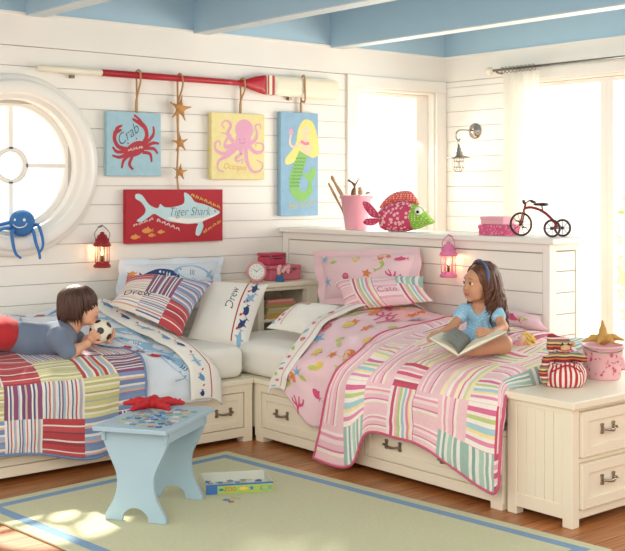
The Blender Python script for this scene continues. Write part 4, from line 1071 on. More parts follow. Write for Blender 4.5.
# crab
q = lambda X, Y: ((X-45)/390*.415, (500-Y)/440*.415)
A = Art(); A.ell(q(245, 312), .082, .046, 0, 20, .42)
for P, w in (([(190, 318), (125, 300), (97, 250), (104, 195)], [.03, .026, .03]), ([(290, 285), (322, 225), (312, 165), (272, 128)], [.03, .028, .034])): A.stroke([q(*p) for p in P], w, 0)
A.poly([q(*p) for p in ((95, 205), (108, 165), (145, 148), (150, 160), (125, 178), (148, 180), (140, 195), (112, 212))], 0, 4)
A.poly([q(*p) for p in ((290, 140), (285, 110), (240, 74), (232, 86), (262, 112), (226, 98), (222, 112), (250, 135), (272, 145))], 0, 4)
for P in ([(190, 330), (115, 335), (84, 302)], [(190, 342), (135, 372), (80, 360)], [(205, 355), (162, 390), (146, 448)], [(222, 360), (200, 420), (226, 456)], [(300, 282), (348, 240), (372, 200), (370, 150)], [(308, 298), (368, 268), (412, 272)], [(308, 308), (372, 308), (402, 342)], [(292, 335), (346, 345), (358, 402)]): A.stroke([q(*p) for p in P], [.022, .022, .012], 0)
for x, y in ((190, 275), (250, 242)): A.ell(q(x, y), .006, .006, 0, 8)
A.text('Crab', .10, q(192, 208), 1, .35, .62, -.014, .9); scribble(A, *q(190, 325), *q(300, 295), 12, .02, .004, 2)
t = canvas(3.596, 4.011, 1.585, 2.0, 'light blue canvas painted with a red crab, hanging below the oar', SKYC, A, [A_RED, A_NAVY, A_WHITE]); rope_loop(3.808, 2.0, t)
# octopus
q = lambda X, Y: ((X-35)/380*.468, (520-Y)/475*.463)
A = Art(); A.ell(q(262, 160), .080, .072, 0, 24); A.poly([q(*p) for p in ((215, 190), (200, 250), (185, 285), (230, 300), (290, 290), (300, 260), (305, 190))], 0, 4)
for P in ([(190, 255), (148, 195), (168, 130), (135, 100), (106, 130), (125, 158)], [(200, 275), (128, 285), (140, 235), (168, 205), (140, 195), (100, 188)], [(195, 285), (125, 338), (65, 312), (60, 262), (90, 250), (96, 282)], [(210, 290), (150, 350), (85, 388), (80, 448), (120, 466)],
          [(225, 290), (242, 332), (202, 368), (215, 390), (250, 374), (245, 408)], [(272, 285), (282, 390), (322, 462), (380, 450), (390, 402), (350, 378)], [(285, 270), (340, 322), (390, 312), (396, 264), (350, 254), (344, 282)], [(290, 262), (340, 232), (352, 180), (342, 130), (374, 118), (380, 152)]): A.stroke([q(*p) for p in P], [.036, .022, .011, .007], 0)
A.ell(q(230, 232), .006, .006, 1, 8); A.ell(q(262, 228), .006, .006, 1, 8); A.stroke([q(225, 252), q(248, 260), q(272, 248)], .004, 1)
A.text('Octopus', .058, q(200, 435), 2, .35, -.05, -.014)
t = canvas(4.407, 4.875, 1.567, 2.03, 'pale yellow canvas painted with a pink octopus, hanging below the oar', YELC, A, [A_LIL, A_LILD, A_ORG]); rope_loop(4.65, 2.03, t)
# mermaid
q = lambda X, Y: ((X-28)/187*.367, (525-Y)/505*.755)
A = Art(); A.poly([q(*p) for p in ((140, 55), (175, 60), (196, 100), (210, 180), (208, 225), (180, 240), (150, 225), (120, 218), (92, 262), (56, 276), (50, 250), (75, 215), (100, 170), (112, 100))], 0, 5)
A.ell(q(146, 112), .040, .050, 1, 18); A.poly([q(*p) for p in ((128, 148), (162, 148), (164, 185), (152, 228), (122, 228), (126, 185))], 1, 4); A.stroke([q(128, 160), q(95, 190), q(72, 175), q(76, 130)], [.026, .018, .014], 1); A.ell(q(76, 115), .020, .022, 4, 10)
A.stroke([q(160, 160), q(172, 200), q(140, 225)], [.022, .016], 1); A.stroke([q(124, 160), q(145, 172), q(164, 168)], .022, 5, 4)
A.poly([q(*p) for p in ((122, 112), (126, 76), (150, 68), (170, 80), (174, 120), (164, 92), (142, 88))], 0, 3)
A.stroke([q(*p) for p in ((136, 218), (112, 290), (92, 350), (97, 408), (130, 432), (162, 410), (168, 365), (156, 330))], [.085, .10, .09, .085, .075, .055, .034, .02], 2)
A.poly([q(*p) for p in ((152, 345), (128, 322), (158, 318), (184, 284), (196, 312), (182, 350))], 2, 4)
for i in range(9):
    for k in range(3):
        X = 122-3.6*i+16*(k-1); Y = 240+17*i; A.stroke([q(X-7, Y), q(X, Y+7), q(X+7, Y)], .006, 3, 3)
A.text('Mermaid', .068, q(126, 470), 6, .4, .16, -.016)
t = canvas(5.012, 5.376, 1.305, 2.06, 'tall blue canvas painted with a blond mermaid with a green tail', BLUC, A, [A_HAIR, A_SKIN, A_GRN, A_GRND, A_LIL, A_PINK, A_YEL]); rope_loop(5.2, 2.06, t)
# starfish garland
STARM = mat('dried_starfish', (196, 142, 84), rough=.9, var=.22, vscale=40, bump=.8, bscale=160)
g = thing('starfish_garland', 'jute garland of three dried starfish hanging from the oar down to the red shark canvas', 'garland', (4.13, YB-.04, 1.5))
def star_puff(mb, M, r, th, rot=0, m=0, q=.36):
    mb.puff([tuple(p) for p in smooth_pts([((r if i % 2 == 0 else r*q)*math.sin(PI*i/5+rot), (r if i % 2 == 0 else r*q)*math.cos(PI*i/5+rot)) for i in range(10)], 4)], M, th, r*.3, r*.11, m)
xg = 4.13; pts = [(xg+.01, YB-.03, 1.47), (xg-.004, YB-.03, 1.6), (xg+.004, YB-.03, 1.8), (xg, YB-.03, 2.05), (xg+.004, yo-.03, zo-.06), (xg+.004, yo-.03, zo), (xg+.004, yo, zo+.032), (xg+.004, yo+.03, zo), (xg+.006, YB-.024, 2.05), (xg+.010, YB-.022, 1.8)]
mb = MB(); mb.tube(smooth_pts(pts, 5, False), .0065, 8); mb.build('rope', ROPE, g)
for z, r, ro in ((2.04, .095, .15), (1.81, .07, -.1), (1.615, .062, .1)):
    mb = MB(); star_puff(mb, frame((xg, YB-.062, z), (1, 0, 0), (0, 0, 1)), r, .018, ro); mb.build('starfish', STARM, g)
# shark canvas
A = Art(); L, H = .776, .355
q = lambda X, Y: ((X-20)/585*.776, (340-Y)/315*.355)
A.poly([q(*p) for p in ((75, 52), (110, 58), (150, 112), (200, 136), (216, 110), (242, 130), (300, 128), (358, 106), (358, 44), (398, 66), (424, 100), (484, 116), (544, 142), (580, 165), (540, 192), (474, 218), (476, 250), (452, 302), (428, 296), (432, 258), (440, 230), (380, 232), (300, 220), (262, 212), (216, 188), (180, 168), (150, 186), (110, 212), (80, 206), (122, 170), (130, 138), (104, 98), (74, 78))], 0, 3)
A.poly([q(*p) for p in ((262, 190), (380, 198), (480, 196), (572, 168), (535, 190), (474, 216), (380, 228), (300, 216))], 1, 3); A.ell(q(548, 158), .006, .006, 2, 10)
A.text('Tiger Shark', .082, q(398, 165), 2, .3, .0, -.014, .88)
scribble(A, *q(60, 235), *q(180, 195), 16, .022, .004, 1); scribble(A, *q(195, 205), *q(335, 265), 20, .024, .004, 1); scribble(A, *q(400, 55), *q(585, 140), 28, .024, .004, 3); scribble(A, *q(475, 285), *q(590, 215), 18, .022, .004, 3)
for x, y, k in ((72, 302, .075), (142, 266, .09), (166, 294, .06), (220, 276, .06)): A.put(fish(4), q(x, y), k, .05, False)
t = canvas(3.736, 4.512, 1.142, 1.497, 'wide red canvas painted with a pale tiger shark, lowest on the back wall', REDC, A, [A_AQUA, A_WHITE, A_NAVY, A_YEL, A_ORG])
# ---- lanterns with a bail, hung on hooks
FLAME = mat('candle_flame', (255, 206, 120), emit=((255, 196, 104), 14)); WAX = mat('candle_wax', (236, 214, 170), rough=.6, sub=.1); WICK = mat('dark_candle', (86, 60, 44), rough=.7)
def lantern(label, p, n, m, h, handle_m):
    """p: bottom centre, n: outward wall normal"""
    t = thing('wall_lantern', label, 'lantern', p); o = Vector(p); k = h/.24
    mb = MB(); mb.lathe([(0, 0), (.05*k, 0), (.054*k, .008*k), (.05*k, .018*k), (.042*k, .024*k), (.04*k, .034*k), (0, .034*k)], o, n=6 if False else 20); mb.build('base', m, t)
    mb = MB(); mb.lathe([(.044*k, .128*k), (.056*k, .132*k), (.052*k, .146*k), (.04*k, .162*k), (.04*k, .175*k), (.034*k, .178*k), (.028*k, .196*k), (.014*k, .205*k), (.012*k, .216*k), (0, .219*k)], o, n=20)
    for i in range(8):
        a = i*PI/4+.2; mb.tube([o+Vector((.04*k*math.cos(a), .04*k*math.sin(a), .168*k)), o+Vector((.043*k*math.cos(a), .043*k*math.sin(a), .168*k))], .006*k, 6)
    mb.build('hood', m, t)
    for i in range(6):
        a = i*PI/3+.3; d = Vector((math.cos(a), math.sin(a), 0))*.043*k; mb = MB(); mb.tube([o+d+Vector((0, 0, .026*k)), o+d+Vector((0, 0, .132*k))], .0028*k, 6); mb.build('cage_bar', m, t)
    mb = MB(); mb.lathe([(.036*k, .034*k), (.036*k, .13*k)], o, n=20); pp = mb.build('lantern_glass', glass('lantern_glass', (1, .98, .95), .05), t)
    mb = MB(); mb.tube([o+Vector((0, 0, .034*k)), o+Vector((0, 0, .074*k))], .0085*k, 10); cd = mb.build('candle', WICK, t)
    mb = MB(); mb.lathe([(0, .073*k), (.006*k, .080*k), (.007*k, .088*k), (.003*k, .102*k), (0, .110*k)], o, n=10); mb.build('flame', FLAME, cd)
    n = Vector(n); w = n.cross(Vector((0, 0, 1)))
    mb = MB(); c = o+Vector((0, 0, .172*k)); mb.tube(smooth_pts([c-w*.044*k, c-w*.05*k+Vector((0, 0, .04*k)), c+Vector((0, 0, .085*k))-n*.01, c+w*.05*k+Vector((0, 0, .04*k)), c+w*.044*k], 5, False), .003*k, 6); mb.build('bail', handle_m, t)
    mb = MB(); top = c+Vector((0, 0, .085*k)); mb.tube([top-n*.054-Vector((0, 0, .01)), top-n*.03-Vector((0, 0, .012)), top-n*.008-Vector((0, 0, .007)), top+n*.004+Vector((0, 0, .003))], .004, 6); mb.build('wall_hook', handle_m, t)
    l = bpy.data.lights.new('candle_light', 'POINT'); l.energy = .55; l.color = (1, .62, .28); l.shadow_soft_size = .012
    lo = bpy.data.objects.new('candle_light', l); C.objects.link(lo); lo.location = o+Vector((0, 0, .118*k))-n*.0
lantern('red candle lantern on the board wall between the round window and the shark canvas', (3.535, YB-.072, 1.0), (0, -1, 0), mat('red_lantern_enamel', (150, 28, 36), rough=.4, var=.06), .25, PEWTER)
PINKE = mat('pink_lantern_enamel', (232, 130, 170), rough=.4, var=.05)
lantern('pink candle lantern hanging on the low board divider behind the girl', (4.98, 4.70, .965), (-1, 0, 0), PINKE, .24, PINKE)
# ---- nickel sconce on the right wall
so = thing('wall_sconce', 'polished nickel cage sconce on the right board wall beside the curtain', 'wall lamp', (XR, 6.06, 1.64)); xw = XR-.001
mb = MB(); RY = Matrix.Rotation(-PI/2, 3, 'Y'); mb.lathe([(0, 0), (.062, 0), (.064, .008), (.05, .016), (.04, .02), (.03, .03), (.012, .034), (0, .036)], (xw, 6.085, 1.965), RY, 28); mb.build('back_plate', NICKEL, so)
yl = 6.085; xl = XR-.20
mb = MB(); mb.tube(smooth_pts([(xw-.03, yl, 1.968), (XR-.12, yl, 1.97), (XR-.19, yl, 1.965), (XR-.225, yl, 1.94), (XR-.225, yl, 1.905), (XR-.20, yl, 1.885), (XR-.18, yl, 1.895)], 6, False), .007, 10); mb.build('arm', NICKEL, so)
mb = MB(); mb.tube([(xl+.008*math.cos(a), yl, 1.868+.014*math.sin(a)) for a in np.linspace(0, 2*PI, 14)[:-1]], .003, 6, closed=True); mb.build('link', NICKEL, so)
mb = MB(); mb.lathe([(0, 1.856), (.012, 1.85), (.014, 1.83), (.024, 1.822), (.024, 1.80), (.034, 1.792), (.036, 1.768), (.10, 1.748), (.104, 1.742), (.034, 1.752), (0, 1.752)], (xl, yl, 0), n=28); mb.build('hood', NICKEL, so)
mb = MB(); mb.lathe([(.034, 1.75), (.038, 1.70), (.036, 1.665), (.02, 1.648), (0, 1.645)], (xl, yl, 0), n=20); mb.build('jar', glass('sconce_jar', (.97, .97, .96), .08), so)
mb = MB()
for i in range(6):
    a = i*PI/3; d = Vector((math.cos(a), math.sin(a), 0)); o = Vector((xl, yl, 0)); mb.tube(smooth_pts([o+d*.036+Vector((0, 0, 1.755)), o+d*.046+Vector((0, 0, 1.71)), o+d*.042+Vector((0, 0, 1.66)), o+d*.02+Vector((0, 0, 1.638)), o+Vector((0, 0, 1.636))], 3, False), .0028, 6)
for z, r in ((1.72, .0455), (1.672, .0445)): mb.tube([(xl+r*math.cos(a), yl+r*math.sin(a), z) for a in np.linspace(0, 2*PI, 25)[:-1]], .0028, 6, closed=True)
mb.build('cage', NICKEL, so)
mb = MB(); mb.ell((xl, yl, 1.70), (.017, .017, .026), n=12); mb.build('bulb', mat('bulb_glass', (250, 246, 234), rough=.2), so)
# ---- curtain rod, rings and curtain
rd = thing('curtain_rod', 'slim nickel curtain rod across the top of the glazed doors', 'curtain rod', (XR-.075, 5.0, 2.42)); xr = XR-.075
mb = MB(); mb.tube([(xr, 5.83, 2.425), (xr, 1.5, 2.425)], .010, 12); mb.build('rod', NICKEL, rd)
mb = MB(); mb.lathe([(0, -.075), (.014, -.072), (.028, -.055), (.032, -.04), (.028, -.02), (.014, -.008), (.012, 0), (0, 0)], (xr, 5.83, 2.425), Matrix.Rotation(PI/2, 3, 'X'), 18)
mb.build('finial', mat('ivory_finial', (238, 230, 210), rough=.3), rd)
mb = MB(); mb.tube([(xw, 5.80, 2.405), (xr+.02, 5.80, 2.405), (xr, 5.80, 2.413)], .008, 8); mb.build('bracket', NICKEL, rd)
cu = thing('curtain', 'sheer white curtain gathered at the left of the glazed doors', 'curtain', (xr, 5.6, 0))
m, nt, b = base_nodes('sheer_white_linen'); N_ = nt.nodes; L_ = nt.links
b.inputs['Base Color'].default_value = lin((248, 246, 240)); b.inputs['Roughness'].default_value = .9
tl = N_.new('ShaderNodeBsdfTranslucent'); tl.inputs[0].default_value = lin((250, 248, 242)); tp = N_.new('ShaderNodeBsdfTransparent')
m1 = N_.new('ShaderNodeMixShader'); m1.inputs[0].default_value = .62; L_.new(b.outputs[0], m1.inputs[1]); L_.new(tl.outputs[0], m1.inputs[2])
m2 = N_.new('ShaderNodeMixShader'); m2.inputs[0].default_value = .18; L_.new(m1.outputs[0], m2.inputs[1]); L_.new(tp.outputs[0], m2.inputs[2]); L_.new(m2.outputs[0], N_['Material Output'].inputs['Surface'])
SHEER = m
mb = MB(); nu, nv = 120, 40; V = []
for j in range(nv+1):
    t = j/nv; z = 2.395-t*2.37
    for i in range(nu+1):
        s = i/nu; amp = .022*(1+.5*t); y = 5.74-s*(.335+.04*t); V.append((xr+.01+amp*math.sin(s*2*PI*7.5+.4*math.sin(5*t)), y+.01*math.sin(s*19+2*t), z))
mb.add(V, [(j*(nu+1)+i, j*(nu+1)+i+1, (j+1)*(nu+1)+i+1, (j+1)*(nu+1)+i) for j in range(nv) for i in range(nu)], 0, smooth=True); mb.build('panel', SHEER, cu)
for i in range(9):
    y = 5.735-i*.038; mb = MB(); mb.tube([(xr+.02*math.cos(a), y+.006*math.sin(a), 2.420+.024*math.sin(a)) for a in np.linspace(0, 2*PI, 17)[:-1]], .0032, 6, closed=True); mb.build('ring', PEWTER, cu)
# ================================================================= ON THE LEDGE
PINKM = mat('pink_enamel', (243, 178, 192), rough=.35, var=.03)
def bucket(name, label, p, r0, r1, h, m, dots=None):
    t = thing(name, label, 'bucket', p); o = Vector(p); mb = MB()
    mb.lathe([(0, 0), (r0, 0), (r0+.003, .006), (r1, h-.008), (r1+.006, h-.006), (r1+.007, h), (r1, h+.002), (r1-.004, h-.004), (r0-.003, .008), (0, .008)], o, n=40)
    mats = [m]
    if dots:
        mats += dots[0]; a = Art(); 
        rr = np.random.RandomState(3)
        for i in range(80):
            k = rr.randint(4); x = rr.rand()*2*PI*r1; y = .015+rr.rand()*(h-.04)
            mot = [fish(1+i % 2), leaf(1+i % 2), star5(1, .5, .2), shell(1, 2)][k]; a.put(mot, (x, y), .013+.012*rr.rand(), rr.rand()*6)
        def S(u, v, hh):
            return [o+Vector(((r0+(r1-r0)*b_/h+.0015+hh)*math.cos(a_/r1), (r0+(r1-r0)*b_/h+.0015+hh)*math.sin(a_/r1), b_)) for a_, b_ in zip(u, v)]
        mb.art(a, S, .0008, .0001)
    mb.build('pail', mats, t); return t
# pink pail with driftwood
pb = at(356, 226, X=5.15); pb.z = LEDGE
bk = bucket('pail', 'plain pink metal pail of driftwood sticks on the divider ledge', pb, .072, .106, .235, PINKM)
for s in (-1, 1):
    a = pb+VW*0+RT*(s*.107)+Vector((0, 0, .222)); mb = MB(); mb.ell(a, (.008, .008, .011), n=8); mb.build('ear', PINKM, bk)
DRIFT = mat('driftwood', (188, 156, 118), rough=.95, var=.2, vscale=22, bump=.6, bscale=80); DRIFTD = mat('dark_driftwood', (112, 86, 64), rough=.95, var=.2, vscale=22, bump=.6, bscale=80)
sticks = [((-.03, .0), [(-.075, .10), (-.19, .32)], .011, DRIFT, 'pale driftwood stick leaning far left out of the pink pail'), ((-.02, .02), [(-.05, .15), (-.15, .33), (-.165, .37)], .014, DRIFT, 'thick bent driftwood stick leaning left in the pink pail'),
          ((.0, -.02), [(-.03, .22), (-.01, .30), (-.055, .34)], .010, DRIFTD, 'dark curled driftwood twig rising from the pink pail'), ((.02, .01), [(-.01, .25), (-.012, .285)], .015, DRIFT, 'short pale driftwood stub standing mid pink pail'),
          ((.04, .0), [(.03, .24), (.024, .29)], .017, DRIFT, 'thick driftwood stub on the right of the pink pail'), ((.05, .02), [(.07, .235), (.095, .25)], .008, DRIFT, 'thin driftwood twig poking right over the pink pail rim')]
for k, ((a, d), pts, r, m, lab) in enumerate(sticks):
    mb = MB(); P = [pb+RT*(a*.6)+VW*d+Vector((0, 0, .02))]+[pb+RT*x+VW*d*.7+Vector((0, 0, z)) for x, z in pts]
    Q = smooth_pts([tuple(q) for q in P], 5, False); rr = [r*(1+.25*math.sin(i*1.7+k))*(1-.35*i/len(Q)) for i in range(len(Q))]
    mb.tube(Q, rr, 8); 
    if k == 2: mb.tube([P[2], P[2]+RT*.03+Vector((0, 0, .05))], [.006, .003], 6)
    tag(mb.build('driftwood_stick', m), lab, 'stick', 'driftwood in the pail')
# stuffed fish
pf = at(401, 229, X=5.14); pf.z = LEDGE
ft = thing('stuffed_fish', 'pink patchwork stuffed fish with a green dotted head on the divider ledge', 'soft toy', pf)
def dotted(name, base, dot, scale, size=.3, kind='dots'):
    if name in MATS: return MATS[name]
    m, nt, b = base_nodes(name); N = nt.nodes; L = nt.links; tc = N.new('ShaderNodeTexCoord')
    vo = N.new('ShaderNodeTexVoronoi'); vo.inputs['Scale'].default_value = scale; vo.inputs['Randomness'].default_value = .25 if kind == 'dots' else 1; L.new(tc.outputs['Object'], vo.inputs['Vector'])
    lt = N.new('ShaderNodeMath'); lt.operation = 'LESS_THAN'; lt.inputs[1].default_value = size; L.new(vo.outputs['Distance'], lt.inputs[0])
    mx = N.new('ShaderNodeMix'); mx.data_type = 'RGBA'; mx.inputs[6].default_value = lin(base); mx.inputs[7].default_value = lin(dot); L.new(lt.outputs[0], mx.inputs[0])
    L.new(mx.outputs[2], b.inputs['Base Color']); b.inputs['Roughness'].default_value = .9; MATS[name] = m; return m
FLORAL = dotted('pink_floral_cotton', (206, 72, 104), (242, 190, 196), 42, .42, 'floral'); GDOT = dotted('green_dotted_cotton', (136, 184, 62), (226, 234, 170), 70, .3); PLAID = dotted('coral_plaid_cotton', (222, 96, 96), (246, 190, 160), 75, .38); TAILC = dotted('rose_cotton', (208, 70, 108), (230, 130, 150), 60, .35)
fx = (RT*.92-VW*.25).normalized(); M = frame(pf+Vector((0, 0, .10)), fx, (0, 0, 1)); k = 60*6.45/1121/.60/1.0
body = [(-.155, -.005), (-.15, .03), (-.11, .065), (-.03, .10), (.06, .095), (.13, .06), (.19, .0), (.225, -.035), (.215, -.045), (.17, -.06), (.11, -.085), (.03, -.10), (-.07, -.10), (-.13, -.085), (-.15, -.04)]
sc_ = 1.0
mb = MB(); mb.puff([tuple(p) for p in smooth_pts(body, 5)], M, .075, .085, .014, mf=lambda x, y: 1 if x > .085-.02*math.cos(y*20) else 0); mb.build('body', [FLORAL, GDOT], ft)
mb = MB(); mb.puff([tuple(p) for p in smooth_pts([(-.14, .05), (-.115, .10), (-.05, .15), (.03, .165), (.08, .15), (.12, .075), (.06, .095), (-.03, .10)], 4)], M, .022, None, .012); mb.build('dorsal_fin', PLAID, ft)
mb = MB(); mb.puff([tuple(p) for p in smooth_pts([(-.14, -.01), (-.16, .03), (-.21, .085), (-.255, .095), (-.25, .06), (-.215, .01), (-.185, -.01)], 4)], M, .024, None, .01); mb.puff([tuple(p) for p in smooth_pts([(-.14, -.02), (-.185, -.015), (-.235, -.02), (-.255, -.045), (-.22, -.062), (-.17, -.055)], 4)], M, .024, None, .01); mb.build('tail', TAILC, ft)
for s in (1, -1):
    e = M @ Vector((.125, .035, .058*s)); mb = MB(); n_ = (M.to_3x3() @ Vector((0, 0, s))); Me = frame(e, fx, (0, 0, 1)).to_3x3()
    mb.ell(e, (.026, .026, .014), Me, n=18); ey = mb.build('eye', mat('white_felt', (246, 244, 236), rough=.9), ft)
    mb = MB(); mb.ell(M @ Vector((.122, .030, .070*s)), (.011, .011, .006), Me, n=12); mb.build('pupil', mat('black_felt', (30, 28, 30), rough=.8), ey)
# pink boxes
bxp = at(499, 232, X=5.17); PBOX = dotted('pink_print_paper', (222, 96, 136), (236, 150, 176), 60, .4, 'floral'); PBOX2 = mat('pale_pink_paper', (240, 178, 190), rough=.6, var=.05)
def keepsake(name, label, c, sx, sy, h, m, m2, z):
    t = thing(name, label, 'box', (c.x, c.y, z)); mb = MB(); mb.box(c.x-sx/2, c.x+sx/2, c.y-sy/2, c.y+sy/2, z, z+h*.72); mb.build('box_body', m, t, bevel=.004)
    mb = MB(); mb.box(c.x-sx/2-.004, c.x+sx/2+.004, c.y-sy/2-.004, c.y+sy/2+.004, z+h*.6, z+h); mb.build('lid', m2, t, bevel=.005)
keepsake('keepsake_box', 'flat rose printed box, lower of two on the ledge beside the tricycle', bxp, .13, .21, .062, PBOX, PBOX, LEDGE+.001)
keepsake('keepsake_box', 'flat pale pink box, upper of two on the ledge beside the tricycle', bxp+Vector((0, .01, 0)), .11, .175, .048, PBOX2, PBOX2, LEDGE+.0645)
# tricycle
TRI = mat('oxblood_enamel', (142, 34, 34), rough=.3, var=.06); TYRE = mat('dark_tyre', (64, 40, 32), rough=.6); DARK = mat('dark_iron', (70, 56, 50), rough=.45, metal=.6)
tr = thing('toy_tricycle', 'small antique red toy tricycle on the divider ledge at its right end', 'tricycle', (5.2, 4.45, LEDGE))
tx = (RT*.93-VW*.0-Vector((0, 0, 0))); tx = Vector((.28, -.96, 0)).normalized(); ty = Vector((0, 0, 1)).cross(tx); to = at(537, 235, X=5.19); to.z = LEDGE
def T(x, y, z): return to+tx*x+ty*y+Vector((0, 0, z))
def wheel(c, r, n, parent, name='wheel'):
    c = Vector(c); mb = MB(); e = tx; f = Vector((0, 0, 1))
    mb.tube([c+(e*math.cos(a)+f*math.sin(a))*(r-.006) for a in np.linspace(0, 2*PI, 33)[:-1]], .0065, 8, closed=True); w = mb.build(name, TYRE, parent)
    mb = MB()
    for i in range(n):
        a = 2*PI*i/n; mb.tube([c, c+(e*math.cos(a)+f*math.sin(a))*(r-.008)], .0016, 5)
    mb.tube([c-ty*.012, c+ty*.012], .009, 10); mb.build('spokes', DARK, w)
wheel(T(-.10, 0, .071), .071, 10, tr); wheel(T(.135, .055, .052), .052, 8, tr); wheel(T(.115, -.055, .052), .052, 8, tr)
mb = MB(); mb.tube(smooth_pts([tuple(T(*q)) for q in ((-.075, 0, .165), (-.03, 0, .17), (.04, 0, .145), (.10, 0, .095), (.125, 0, .055))], 6, False), .008, 10)
mb.tube([T(.125, .06, .052), T(.125, -.06, .052)], .005, 8); mb.build('frame', TRI, tr)
mb = MB(); mb.tube([T(-.07, 0, .195), T(-.078, 0, .16), T(-.085, 0, .15)], .007, 8)
for s in (-1, 1): mb.tube([T(-.08, 0, .152), T(-.083, s*.014, .14), T(-.10, s*.014, .071)], .005, 8)
mb.build('fork', TRI, tr)
mb = MB(); mb.tube(smooth_pts([tuple(T(*q)) for q in ((-.05, -.075, .20), (-.065, -.05, .21), (-.07, 0, .197), (-.065, .05, .21), (-.05, .075, .20))], 5, False), .005, 8); hb_ = mb.build('handlebar', DARK, tr)
for s in (-1, 1): mb = MB(); mb.tube([T(-.045, s*.08, .198), T(-.06, s*.055, .207)], .009, 8); mb.build('grip', TYRE, hb_)
mb = MB(); mb.puff([tuple(p) for p in smooth_pts([(-.04, .008), (-.01, .014), (.03, .026), (.045, .018), (.045, -.018), (.03, -.026), (-.01, -.014), (-.04, -.008)], 4)], frame(T(.02, 0, .188), tx, ty), .010, None, .008); sd_ = mb.build('saddle', TYRE, tr)
mb = MB(); mb.tube([T(.03, 0, .18), T(.035, 0, .15)], .004, 6); mb.build('saddle_post', DARK, sd_)
for s in (-1, 1): mb = MB(); mb.tube([T(-.10, s*.012, .071), T(-.10, s*.035, .071-.02*s)], .003, 6); mb.obox(T(-.10, s*.045, .071-.02*s), (.02, .022, .007)); mb.build('pedal', DARK, tr)
# ================================================================= ON THE CORNER CABINET
CZ = .8655
ck = at(255, 277, Y=6.1); ck = Vector((4.575, 6.10, CZ)); PKC = mat('pink_clock_enamel', (222, 150, 152), rough=.35, var=.04)
t = thing('alarm_clock', 'small round pink alarm clock standing on the corner cabinet', 'clock', ck); cd = (Vector((-ck.x, -ck.y, 0)).normalized()+Vector((.25, 0, 0))).normalized(); Mc = frame(ck+Vector((0, 0, .074)), Vector((0, 0, 1)).cross(cd), (0, 0, 1)); R3 = Mc.to_3x3(); r_ = .065
mb = MB(); mb.lathe([(0, -.045), (r_*.8, -.045), (r_, -.03), (r_+.003, .0), (r_+.003, .012), (r_-.006, .015), (r_-.010, .006), (0, .006)], Mc.translation, R3, 32); mb.build('case', PKC, t)
a = Art(); a.ell((0, 0), r_-.011, r_-.011, 0, 32)
for i in range(12): a.put(Art().rect(-.001, .001, .034, .043, 1), (0, 0), 1, i*PI/6)
a.put(Art().rect(-.0016, .0016, -.006, .026, 1), (0, 0), 1, .9); a.put(Art().rect(-.0012, .0012, -.006, .036, 1), (0, 0), 1, -.95); a.ell((0, 0), .004, .004, 1, 10)
mb = MB(); mb.art(a, flat(Mc), .0065, .0004); mb.build('dial', [mat('clock_dial', (238, 242, 236), rough=.4), mat('clock_hand', (50, 50, 54), rough=.5)], t)
for s in (-1, 1): mb = MB(); mb.tube([Mc @ Vector((s*.02, -.05, -.012)), Mc @ Vector((s*.046, -.074, -.012))], [.007, .005], 8); mb.build('foot', PKC, t)
def suitcase(label, c, sx, sy, h, m, z, rz):
    t = thing('toy_suitcase', label, 'case', (c[0], c[1], z)); R = Matrix.Rotation(rz, 3, 'Z'); mb = MB(); o = Vector((c[0], c[1], z))
    mb.obox(o+Vector((0, 0, h*.36)), (sx, sy, h*.70), R); mb.build('case_body', m, t, bevel=.008)
    mb = MB(); mb.obox(o+Vector((0, 0, h*.86)), (sx+.004, sy+.004, h*.26), R); mb.build('lid', m, t, bevel=.008)
    mb = MB(); q = lambda x, z_: o+R @ Vector((x, -sy/2-.001, z_)); mb.tube(smooth_pts([tuple(q(-.035, h*.55)), tuple(q(-.03, h*.55)-R @ Vector((0, .012, 0))), tuple(q(.03, h*.55)-R @ Vector((0, .012, 0))), tuple(q(.035, h*.55))], 4, False), .004, 8); mb.build('handle', TYRE, t)
    for x in (-.07, .07): mb = MB(); mb.obox(q(x, h*.72)-R @ Vector((0, .002, 0)), (.016, .006, .022), R); mb.build('latch', NICKEL, t)
CASE1 = mat('rose_case_card', (216, 112, 130), rough=.45, var=.06); CASE2 = mat('deep_rose_case_card', (194, 66, 92), rough=.45, var=.06)
suitcase('rose pink toy suitcase, lower of the pair on the corner cabinet', (4.845, 6.20, 0), .27, .17, .105, CASE1, CZ, .0)
suitcase('deep pink toy suitcase, upper of the pair on the corner cabinet', (4.80, 6.22, 0), .17, .12, .085, CASE2, CZ+.1045, .12)
vs_ = Vector((4.735, 6.045, CZ)); t = thing('bud_vase', 'tiny square blue vase of pale pink blossoms on the corner cabinet edge', 'vase', vs_)
mb = MB(); mb.box(vs_.x-.022, vs_.x+.022, vs_.y-.022, vs_.y+.022, CZ, CZ+.04); mb.build('vase_body', mat('blue_glaze', (54, 110, 168), rough=.25, var=.1), t, bevel=.005)
BLO = mat('pale_blossom', (244, 190, 190), rough=.8, var=.12); 
for i, (x, y, z) in enumerate(((-.012, 0, .085), (.02, -.008, .075), (.045, .0, .09), (.06, -.012, .07), (.005, .01, .10), (-.02, -.012, .065), (.075, .0, .10))):
    p = vs_+Vector((x, y, z)); mb = MB(); mb.tube([vs_+Vector((x*.2, y*.2, .035)), p], .0016, 5); sm1 = mb.build('flower_stem', mat('flower_stem', (120, 140, 84), rough=.8), t)
    mb = MB(); mb.ell(p, (.011, .011, .009), n=10)
    for k in range(5): a_ = 2*PI*k/5; mb.ell(p+Vector((.010*math.cos(a_), -.004, .010*math.sin(a_))), (.008, .005, .008), n=8)
    mb.build('blossom', BLO, sm1)
